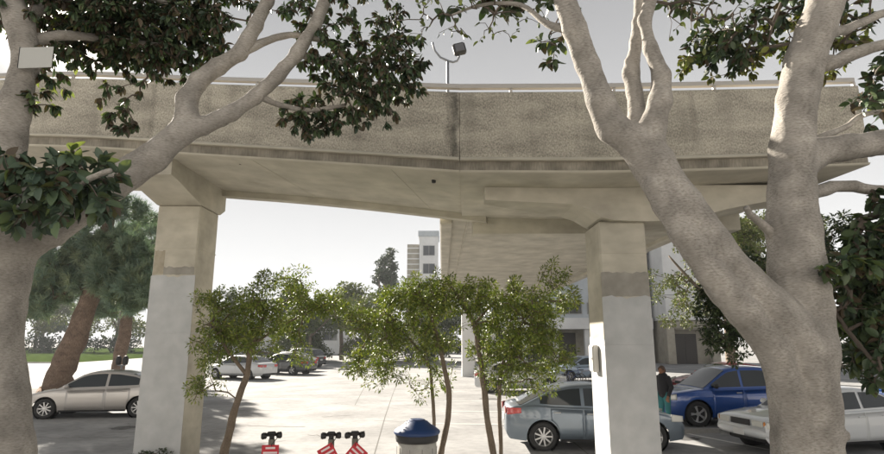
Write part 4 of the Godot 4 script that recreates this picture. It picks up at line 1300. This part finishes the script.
func car(called: String, label: String, group: String, s: Dictionary, paint: Material, at: Vector3, heading: float, extra := {}) -> Node3D:
	var t := thing(called, label, "car", at, group)
	t.rotation.y = heading
	var h: float = s.L / 2.0
	var xs := []
	var steps := 64
	for i in steps + 1: xs.append(lerpf(-h, h, float(i) / steps))
	for e in [.012, .03, .055, .09]: xs.append_array([h - e, -h + e])
	for xw in [h - s.fo, h - s.fo - s.wb]:
		for i in 15: xs.append(xw + (s.wr + .055) * cos(PI * i / 14.0) * 0.9995)
		xs.append_array([xw - s.wr - .058, xw + s.wr + .058])
	xs.sort()
	var rows := []
	for x in xs:
		var top := prof(s.deck, x)
		var e: float = h - absf(x)
		if e < 0.06: top -= 0.03 * (1.0 - e / 0.06)
		var y0 := sill(s, x)
		var yb := top - 0.045
		var r := []
		for k in 9:
			var y := lerpf(y0, yb, k / 8.0)
			r.append(Vector3(x, y, -half_width(s, x, y)))
		var w := half_width(s, x, yb)
		for q in [[.985, -.018], [.94, -.002], [.7, .012], [.35, .02], [0, .023], [-.35, .02], [-.7, .012], [-.94, -.002], [-.985, -.018]]:
			r.append(Vector3(x, top + q[1], -w * q[0]))
		for k in 9:
			var y := lerpf(yb, y0, k / 8.0)
			r.append(Vector3(x, y, half_width(s, x, y)))
		rows.append(r)
	var st := nst(true)
	grid(st, rows)
	for r in [rows[0], rows[-1]]:
		for k in r.size() / 2: quad(st, r[k], r[k + 1], r[-2 - k], r[-1 - k])
	var body := part("body", st, paint, t)
	# cabin
	rows = []
	var n := 40
	for i in n + 1:
		var x: float = lerpf(s.roof[0][0], s.roof[-1][0], float(i) / n)
		var c := cabin(s, x)
		var r := []
		for k in [0.0, .3, .6, .85]: r.append(Vector3(x, c[0] + c[2] * k, -(c[1] - s.tum * c[2] * k)))
		r.append_array(cabin_top(s, x))
		for k in [.85, .6, .3, 0.0]: r.append(Vector3(x, c[0] + c[2] * k, c[1] - s.tum * c[2] * k))
		rows.append(r)
	st = nst(true)
	grid(st, rows)
	part("cabin", st, paint, t)
	for q in [["rear_window", s.glass[0], s.glass[1], -1.0], ["windscreen", s.glass[2], s.glass[3], 1.0]]:
		rows = []
		for i in 11:
			var x: float = lerpf(q[1], q[2], i / 10.0)
			var r := []
			for p in cabin_top(s, x): r.append(p * Vector3(1, 1, .97) + Vector3(.012 * q[3], .008, 0))
			rows.append(r)
		st = nst(true)
		grid(st, rows)
		part(q[0], st, M.car_glass, t)
	for zs in [-1.0, 1.0]:
		for q in s.side:
			var lo_ := []; var hi_ := []
			for i in 13:
				var x: float = lerpf(q[0], q[1], i / 12.0)
				var c := cabin(s, x)
				var y0: float = c[0] + .045
				var y1: float = maxf(c[0] + c[2] * .84 - .01, y0 + .003)
				lo_.append(Vector3(x, y0, zs * (c[1] - s.tum * (y0 - c[0]) + .007)))
				hi_.append(Vector3(x, y1, zs * (c[1] - s.tum * (y1 - c[0]) + .007)))
			st = nst(true)
			grid(st, [lo_, hi_])
			part("side_window", st, M.car_glass, t)
		for q in s.doors:
			st = side_panel(s, q[0], q[1], func(x): return maxf(.27, sill(s, x) + .03), func(x): return prof(s.deck, x) - .05, zs, .006)
			var d := part("door", st, paint, t)
			var hs := nst()
			var hx: float = q[0] + .14
			var hy := prof(s.deck, hx) - .13
			bbox(hs, Vector3(hx, hy, zs * (half_width(s, hx, hy) + .022)), Vector3(.17, .028, .03), .01)
			part("handle", hs, extra.get("handle", paint), d)
		st = side_panel(s, h - s.fo - s.wb + s.wr + .08, h - s.fo - s.wr - .08, func(x): return .205, func(x): return .262, zs, .008)
		part("sill", st, M.dark_trim, t)
		# lamps
		var ly: float = extra.get("lamp_y", .70)
		st = side_panel(s, h - extra.get("lamp_wrap", .34), h - .025, func(x): return ly - .075 + (h - x) * .06, func(x): return ly + .05 + (h - x) * .16, zs, .006, 8)
		part("headlight", st, M.clear_lamp, t)
		var ry: float = extra.get("tail_y", .83)
		st = side_panel(s, -h + .02, -h + extra.get("tail_wrap", .30), func(x): return ry - .09 + (x + h) * .15, func(x): return ry + .07, zs, .007, 8)
		part("taillight", st, M.red_lamp, t)
		st = nst()
		bbox(st, Vector3(-h + .005, ry - .01, zs * half_width(s, -h, ry) * .78), Vector3(.03, .15, half_width(s, -h, ry) * .42), .012)
		part("taillight", st, M.red_lamp, t)
		st = nst()
		var mx: float = s.side[-1][1] - .06
		var mb := cabin(s, mx)
		bbox(st, Vector3(mx, mb[0] + .09, zs * (mb[1] + .13)), Vector3(.13, .13, .19), .045)
		part("mirror", st, extra.get("mirror", paint), t)
		for xw in [h - s.fo, h - s.fo - s.wb]:
			wheel(s, t, Vector3(xw, s.wr, zs * (s.W / 2 - .125)), zs, extra.get("rim", M.rim))
			st = nst(true)
			lathe(st, [Vector2(0, -.17), Vector2(s.wr + .05, -.17), Vector2(s.wr + .05, .05)], Vector3(xw, s.wr, zs * (s.W / 2 - .125)), 24, Basis(Vector3.RIGHT, PI / 2 * zs))
			part("wheel_arch", st, M.dark_trim, t)
	st = nst()
	bbox(st, Vector3(0, .29, 0), Vector3(s.L * .9, .12, s.W * .78), .03)
	part("underbody", st, M.dark_trim, t)
	# front and rear ends
	var fw := half_width(s, h, .6)
	st = nst()
	var gy: float = extra.get("grille_y", .60)
	bbox(st, Vector3(h - .002, gy, 0), Vector3(.03, extra.get("grille_h", .12), fw * extra.get("grille_w", .9)), .012)
	part("grille", st, M.dark_trim, t)
	st = nst()
	bbox(st, Vector3(h + (.068 if extra.has("bumper") else .006), .45, 0), Vector3(.02, .13, .31), .004)
	part("number_plate", st, M.plate, t)
	st = nst()
	bbox(st, Vector3(-h - .006, extra.get("plate_y", .66), 0), Vector3(.02, .15, .31), .004)
	part("number_plate", st, M.plate, t)
	if extra.has("bumper"):
		for e in [1.0, -1.0]:
			rows = []
			for k in [[0.0, .0], [.045, .03], [.075, .07], [.075, .13], [.045, .175], [0.0, .2]]:
				var r := []
				for i in 15:
					var a := i / 14.0 * 2.0 - 1.0
					var z: float = a * (s.W / 2 - .02 + k[0] * .6)
					var x: float = h - .015 + k[0] - .16 * pow(absf(a), 6.0)
					r.append(Vector3(e * x, .36 + k[1], z))
				rows.append(r)
			st = nst(true)
			grid(st, rows)
			part("bumper", st, extra.bumper, t)
		for zs in [-1.0, 1.0]:
			st = nst()
			bbox(st, Vector3(h - .004, .665, zs * fw * .70), Vector3(.035, .125, fw * .42), .02)
			part("headlight", st, M.clear_lamp, t)
			st = nst()
			bbox(st, Vector3(h - .03, .665, zs * fw * .95), Vector3(.05, .12, fw * .07), .02)
			part("indicator", st, M.amber_lamp, t)
	return t

func paint(called: String, c: Color, metal := 0.25) -> StandardMaterial3D:
	return plain_mat(called, c, 0.38, metal, 1.0)

func build_cars() -> void:
	var silver := paint("silver_beige_paint", lin(.40, .38, .365), .4)
	var teal := paint("teal_grey_paint", lin(.14, .175, .215), .45)
	var blue := paint("blue_paint", lin(.008, .06, .27), .3)
	var white := paint("old_white_paint", lin(.58, .60, .62), .0)
	var black := paint("charcoal_paint", lin(.035, .037, .04), .3)
	var pale := paint("pale_silver_paint", lin(.50, .51, .52), .4)
	var red := paint("dark_red_paint", lin(.22, .02, .02), .2)
	var right_row := "cars parked below the ramp"
	var left_row := "cars parked across the lot"
	car("parked_car", "silver beige saloon parked alone under the pines", left_row, SALOON.merged({"L": 4.7, "wb": 2.78}, true), silver, Vector3(-11.15, 0, -19.3), PI + 0.13)
	car("parked_car", "teal grey saloon parked behind the column with the white box", right_row, SALOON.merged({"L": 4.05, "wb": 2.45, "fo": .78, "deck": SALOON.deck.map(func(p): return [p[0] * .9, p[1]]), "roof": SALOON.roof.map(func(p): return [p[0] * .9, p[1]])}, true), teal, Vector3(3.52, 0, -14.05), -0.03, {"handle": M.rim, "tail_y": .86, "tail_wrap": .34})
	car("parked_car", "white hatchback beyond the teal saloon with its red tail lamp showing", right_row, SALOON.merged({"L": 4.3, "fo": .85}, true), pale, Vector3(3.7, 0, -27.6), -0.05)
	car("parked_car", "bright blue crossover parked nose to the wheel stop", right_row, CROSSOVER, blue, Vector3(8.65, 0, -17.7), PI + 0.06, {"handle": M.rim, "lamp_y": .80, "mirror": M.dark_trim})
	car("parked_car", "old white saloon with black grille parked below the dark evergreen tree", right_row, OLD_SALOON, white, Vector3(8.95, 0, -13.75), PI + 0.24, {"bumper": white, "grille_h": .13, "grille_w": .82, "grille_y": .665, "lamp_y": .66, "lamp_wrap": .2})
	car("parked_car", "blue saloon half hidden by leaves behind the old white car", right_row, SALOON, blue, Vector3(14.7, 0, -17.6), PI - 0.05)
	car("parked_car", "dark red car standing behind the person in the jacket", right_row, SALOON.merged({}, true), red, Vector3(12.6, 0, -25.5), PI + 0.1)
	car("parked_car", "white car with rear end under the small leaning tree", left_row, SALOON, pale, Vector3(-12.6, 0, -36.2), PI - 0.42, {})
	car("parked_car", "charcoal saloon in the row across the lot, beside the white car", left_row, SALOON.merged({"spokes": 5}, true), black, Vector3(-11.2, 0, -41.0), PI - 0.42)
	car("parked_car", "silver saloon in the row across the lot, between two dark cars", left_row, SALOON, pale, Vector3(-12.0, 0, -45.0), PI - 0.42)
	car("parked_car", "dark crossover at the far end of the row across the lot", left_row, CROSSOVER, black, Vector3(-12.4, 0, -50.0), PI - 0.42)
	car("parked_car", "pale blue car at the building behind the teal saloon's roof", right_row, SALOON, paint("pale_blue_paint", lin(.32, .40, .50), .3), Vector3(8.6, 0, -34.5), PI + .2)

# ---------------------------------------------------------------- small things
func build_small_things() -> void:
	var st: SurfaceTool
	# litter bin
	var b := thing("litter_bin", "round pale concrete litter bin with a domed blue lid", "bin", Vector3(-0.405, 0.13, -9.5))
	st = nst(true)
	lathe(st, [Vector2(0, 0), Vector2(.30, 0), Vector2(.315, .03), Vector2(.315, .72), Vector2(.30, .74), Vector2(0, .74)], Vector3.ZERO, 32)
	part("drum", st, surface_mat("pebbled_drum", [lin(.34, .33, .30), lin(.45, .44, .41), lin(.55, .54, .50)], .12, Vector3.ONE * 1.5, .9, .4, .15, .6), b)
	for i in 10:
		st = nst()
		var a := TAU * i / 10
		bbox(st, Vector3(cos(a) * .318, .36, sin(a) * .318), Vector3(.012, .6, .012), .003, Basis(Vector3.UP, -a))
		part("rib", st, M.walk, b)
	st = nst(true)
	lathe(st, [Vector2(.30, .735), Vector2(.335, .74), Vector2(.345, .78), Vector2(.35, .85), Vector2(.33, .87)], Vector3.ZERO, 32)
	part("rim_band", st, M.dark_trim, b)
	st = nst(true)
	lathe(st, [Vector2(.365, .855), Vector2(.375, .875), Vector2(.37, .90), Vector2(.30, .955), Vector2(.22, 1.0), Vector2(.17, 1.045), Vector2(.12, 1.065), Vector2(0, 1.07)], Vector3.ZERO, 36)
	var lid := part("lid", st, plain_mat("blue_plastic", lin(.010, .036, .125), .45), b)
	st = nst(true)
	lathe(st, [Vector2(.10, 1.068), Vector2(.115, 1.075), Vector2(.13, 1.066), Vector2(.10, 1.062)], Vector3.ZERO, 24)
	part("lid_ring", st, plain_mat("dark_blue_plastic", lin(.01, .03, .12), .5), lid)
	# scooters
	var tagred := plain_mat("red_card", lin(.50, .022, .035), .55)
	var print_ := plain_mat("white_print", lin(.72, .62, .62), .6)
	var tan := plain_mat("tan_stem_paint", lin(.17, .16, .13), .5)
	var i_ := 0
	for q in [[-2.38, -8.2, 0.30, 0.0, "electric scooter with an upright red tag, standing apart from the other two"], [-1.55, -8.2, 0.22, 0.52, "electric scooter with a red tag tilted left, next to a second scooter"], [-1.225, -8.25, 0.34, -0.72, "electric scooter with a red tag tilted right, nearest the litter bin"]]:
		var s := thing("electric_scooter", q[4], "scooter", Vector3(q[0], 0.13, q[1]), "electric scooters on the pavement")
		var g := Basis(Vector3.UP, q[2])
		st = nst(true)
		tube(st, [Vector3(0, .98, -.03), Vector3(0, .55, 0), Vector3(0, .12, .04)], [.045, .045, .05], 14)
		part("stem", st, tan, s)
		st = nst(true)
		pipe(st, g * Vector3(-.12, 1.04, 0), g * Vector3(.12, 1.04, 0), .018, 10)
		pipe(st, Vector3(0, .96, -.03), Vector3(0, 1.05, -.02), .035, 12)
		part("handlebar", st, M.dark_trim, s)
		for e in [-1.0, 1.0]:
			st = nst(true)
			tube(st, [g * Vector3(e * .065, 1.035, 0), g * Vector3(e * .08, 1.035, 0), g * Vector3(e * .125, 1.03, 0), g * Vector3(e * .14, 1.03, 0)], [.03, .043, .044, .03], 12)
			part("grip", st, M.dark_trim, s)
			st = nst(true)
			tube(st, [g * Vector3(e * .05, 1.05, .02), g * Vector3(e * .09, 1.075, .06), g * Vector3(e * .12, 1.085, .08)], [.012, .011, .007], 6)
			part("brake_lever", st, M.dark_trim, s)
		st = nst(true)
		tube(st, [g * Vector3(.07, 1.05, .03), g * Vector3(.06, 1.0, .09), Vector3(.02, .93, .08), Vector3(.02, .86, .05)], [.005, .005, .005, .005], 5)
		part("cable", st, M.dark_trim, s)
		st = nst()
		bbox(st, g * Vector3(0, 1.065, .0), Vector3(.12, .04, .08), .015, g)
		part("display", st, M.dark_trim, s)
		var rot := Basis(Vector3.BACK, q[3])
		st = nst()
		bbox(st, Vector3(.005, .755, .065), Vector3(.23, .33, .006), .001, rot)
		var tg := part("tag", st, tagred, s)
		for k in 5:
			st = nst()
			bbox(st, Vector3(.005, .755, .065) + rot * Vector3(0, .125 - k * .062, .0035), Vector3([.13, .19, .17, .19, .12][k], .026 if k < 3 else .016, .002), 0.0, rot)
			part("print_line", st, print_, tg)
		st = nst()
		bbox(st, Vector3(0, .16, -.42), Vector3(.15, .035, .75), .012)
		part("deck", st, M.dark_trim, s)
		st = nst()
		bbox(st, Vector3(0, .15, -.02), Vector3(.07, .05, .18), .015)
		part("neck", st, tan, s)
		for zz in [.06, -.84]:
			st = nst(true)
			lathe(st, [Vector2(.04, -.025), Vector2(.095, -.025), Vector2(.105, 0), Vector2(.095, .025), Vector2(.04, .025)], Vector3(0, .105, zz), 18, Basis(Vector3.BACK, PI / 2))
			part("wheel", st, M.tyre, s)
		st = nst(true)
		pipe(st, Vector3(-.05, .15, -.25), Vector3(-.16, .01, -.22), .012)
		part("kickstand", st, M.steel, s)
		if i_ == 0:
			s.rotation.y = 0.1
		i_ += 1
	# floodlight on the ramp
	var fl := thing("floodlight_pole", "slim pole with a curved arm and a dark floodlight above the parapet", "floodlight", Vector3(0.11, 5.44, -9.75))
	st = nst(true)
	pipe(st, Vector3(0, 0, 0), Vector3(0, 2.22, 0), .026, 10)
	part("pole", st, M.pole, fl)
	st = nst(true)
	tube(st, [Vector3(-.29, 2.60, 0), Vector3(-.275, 2.52, 0), Vector3(-.24, 2.42, 0), Vector3(-.14, 2.29, 0), Vector3(0, 2.22, 0), Vector3(.10, 2.19, 0), Vector3(.18, 2.22, 0), Vector3(.215, 2.30, 0), Vector3(.215, 2.38, 0)], [.02, .02, .02, .02, .022, .02, .02, .02, .02], 10)
	part("arm", st, M.pole, fl)
	st = nst()
	bbox(st, Vector3(.22, 2.45, .02), Vector3(.24, .22, .14), .03, Basis(Vector3.BACK, .25))
	var lh := part("lamp_head", st, M.dark_trim, fl)
	st = nst()
	bbox(st, Vector3(.225, 2.45, .095), Vector3(.17, .15, .012), .004, Basis(Vector3.BACK, .25))
	part("lens", st, plain_mat("lamp_glass", lin(.10, .10, .11), .1), lh)
	# box on the column
	var bx := thing("meter_box", "flat white steel box mounted on the side of a painted column", "electrical box", Vector3(2.775, 1.88, -10.55))
	st = nst()
	bbox(st, Vector3(.03, .25, 0), Vector3(.10, .48, .28), .012)
	part("case", st, plain_mat("white_enamel", lin(.62, .60, .57), .5), bx)
	st = nst()
	bbox(st, Vector3(-.025, .25, 0), Vector3(.014, .43, .24), .004)
	part("door", st, plain_mat("white_enamel_door", lin(.66, .65, .62), .45), bx)
	st = nst()
	bbox(st, Vector3(-.036, .25, .09), Vector3(.012, .04, .02), .003)
	part("latch", st, M.steel, bx)
	# blank card on the left tree
	var cd := thing("blank_notice", "blank pale rectangular notice fixed high on a grey tree trunk", "notice", Vector3(-3.72, 5.02, -4.70))
	st = nst()
	bbox(st, Vector3(0, 0, 0), Vector3(.305, .205, .008), .002, Basis(Vector3.BACK, .04))
	part("card", st, plain_mat("pale_card", lin(.42, .42, .40), .7), cd)
	st = nst()
	bbox(st, Vector3(-.155, 0, .001), Vector3(.006, .205, .011), .001, Basis(Vector3.BACK, .04))
	part("edge_strip", st, M.dark_trim, cd)
	# twin parking meter by the pines
	var pm := thing("parking_meter", "twin-headed parking meter on a thin post behind the silver saloon", "parking meter", Vector3(-13.75, 0.1, -24.6))
	st = nst(true)
	pipe(st, Vector3.ZERO, Vector3(0, 1.25, 0), .035, 10)
	part("post", st, M.pole, pm)
	st = nst()
	bbox(st, Vector3(0, 1.25, 0), Vector3(.34, .05, .05), .01)
	part("yoke", st, M.pole, pm)
	for e in [-.15, .15]:
		st = nst(true)
		lathe(st, [Vector2(0, 1.26), Vector2(.09, 1.27), Vector2(.115, 1.40), Vector2(.115, 1.52), Vector2(.08, 1.62), Vector2(0, 1.66)], Vector3(e, 0, 0), 16)
		part("meter_head", st, M.dark_trim, pm)
	# bicycles at the building
	for k in 3:
		var bc := thing("bicycle", ["pale grey bicycle parked upright before the pale blue car", "dark blue bicycle parked between two grey bicycles", "mid grey bicycle parked beside the dark blue bicycle"][k], "bicycle", Vector3(6.0 + k * .75, 0, -29.6 - k * .25), "bicycles in the court")
		bc.rotation.y = 0.35
		for x in [-.52, .52]:
			st = nst(true)
			var ring := []; var rr := []
			for i in 25:
				var a := TAU * i / 24
				ring.append(Vector3(x + cos(a) * .33, .345 + sin(a) * .33, 0)); rr.append(.018)
			tube(st, ring, rr, 6, false)
			for i in 8:
				var a := PI * i / 8
				pipe(st, Vector3(x + cos(a) * .32, .345 + sin(a) * .32, 0), Vector3(x - cos(a) * .32, .345 - sin(a) * .32, 0), .003, 3)
			part("wheel", st, M.tyre, bc)
		st = nst(true)
		for l in [[Vector3(-.52, .345, 0), Vector3(-.12, .30, 0)], [Vector3(-.12, .30, 0), Vector3(-.22, .82, 0)], [Vector3(-.2, .78, 0), Vector3(.36, .82, 0)], [Vector3(-.12, .30, 0), Vector3(.38, .74, 0)], [Vector3(-.52, .345, 0), Vector3(-.2, .74, 0)], [Vector3(.52, .345, 0), Vector3(.34, .98, 0)]]:
			pipe(st, l[0], l[1], .017, 7)
		part("frame", st, plain_mat("bicycle_paint", [lin(.3, .3, .32), lin(.05, .08, .2), lin(.25, .25, .25)][k], .4, .3), bc)
		st = nst()
		bbox(st, Vector3(-.24, .86, 0), Vector3(.26, .05, .12), .02)
		part("saddle", st, M.dark_trim, bc)
		st = nst(true)
		pipe(st, Vector3(.34, 1.0, -.28), Vector3(.34, 1.0, .28), .014, 7)
		part("handlebar", st, M.dark_trim, bc)
	# plants at the feet of things
	var lf := leaf_mesh(0.4, 0.1, 0.12, false)
	for q in [["dark low shrub at the foot of the column near the silver saloon", -5.75, -11.72, .42, .30, [Color(.03, .05, .02), Color(.045, .065, .025)]], ["bright leafy shrub at the foot of the crooked twin stems", 1.22, -9.45, .36, .62, [Color(.12, .16, .04), Color(.15, .18, .05)]]]:
		var sh := thing("shrub", q[0], "shrub", Vector3(q[1], 0.0 if q[2] < -11 else 0.13, q[2]))
		grow(sh, [Vector3(q[1], .15, q[2]), Vector3(q[1] + .08, .25, q[2]), Vector3(q[1] - .08, .25, q[2])], [[q[1], q[4] * .62, q[2], q[3], q[4] * .45, q[3] * .8, 36]], {"tip": 0.0025, "leaves": 16, "size": 0.065, "mesh": lf, "mat": M.young_leaf, "palette": q[5], "loose": 0.4})
	build_person()

func build_person() -> void:
	var p := thing("person", "person in a dark hooded jacket and teal trousers standing beside the column", "person", Vector3(6.35, 0, -16.55))
	var jacket := Color(.012, .012, .018); var teal := Color(.03, .16, .17); var skin_c := Color(.22, .11, .07); var shoe := Color(.03, .03, .03)
	var chains := [
		[[0, .96, 0, .150], [0, 1.12, .01, .155], [.005, 1.28, .02, .165], [.005, 1.40, .01, .14]],
		[[.005, 1.40, .01, .10], [.01, 1.46, 0, .07]],
		[[-.17, 1.38, .0, .068], [-.23, 1.12, .03, .058], [-.20, .90, -.10, .046]],
		[[.17, 1.38, .0, .068], [.24, 1.12, .03, .058], [.21, .90, -.10, .046]],
		[[-.085, .92, 0, .105], [-.10, .50, -.02, .072], [-.105, .10, .03, .05]],
		[[.085, .92, 0, .105], [.10, .50, -.03, .072], [.115, .10, .02, .05]],
		[[-.105, .07, .03, .045], [-.11, .04, -.16, .038]],
		[[.115, .07, .02, .045], [.13, .04, -.17, .038]],
		[[.01, 1.46, 0, .052], [.01, 1.53, -.01, .055]],
		[[.01, 1.60, -.02, .085], [.01, 1.57, -.035, .075], [.01, 1.54, -.05, .055]],
		[[.01, 1.59, -.10, .014], [.01, 1.565, -.122, .016]],
		[[-.07, 1.585, -.015, .018], [-.075, 1.60, -.01, .014]],
		[[.09, 1.585, -.015, .018], [.095, 1.60, -.01, .014]],
		[[-.20, .88, -.11, .036], [-.195, .81, -.135, .034]],
		[[.21, .88, -.11, .036], [.205, .81, -.135, .034]],
	]
	for e in [-1.0, 1.0]:
		for k in 4: chains.append([[e * .20 + (k - 1.5) * .019, .80, -.14, .0105], [e * .20 + (k - 1.5) * .019, .755 - .004 * absf(k - 1.6), -.135, .0095], [e * .20 + (k - 1.5) * .018, .725, -.115, .0085]])
		chains.append([[e * .20 - e * .03, .84, -.135, .013], [e * .20 - e * .05, .795, -.155, .0105], [e * .20 - e * .045, .765, -.155, .0095]])
	var cols := [jacket, jacket, jacket, jacket, teal, teal, shoe, shoe, skin_c, skin_c, skin_c, skin_c, skin_c, skin_c, skin_c]
	for i in 10: cols.append(skin_c)
	var m := plain_mat("person_colours", Color.WHITE, .8)
	m.vertex_color_use_as_albedo = true
	var body := part("body", skin(chains, .012, .025, 0.0, cols), m, p)
	var hs := skin([[[.01, 1.635, .0, .088], [.01, 1.58, .04, .078], [.01, 1.52, .045, .06]], [[-.05, 1.62, -.04, .045], [.07, 1.62, -.04, .045]]], .012, .03, .006)
	part("hair", hs, plain_mat("brown_hair", lin(.07, .04, .025), .7), p)
	for e in [-.03, .05]:
		var st := nst(true)
		lathe(st, [Vector2(0, .009), Vector2(.009, 0), Vector2(0, -.009)], Vector3(e, 1.595, -.10), 8)
		part("eye", st, M.dark_trim, p)
	p.rotation.y = 2.2
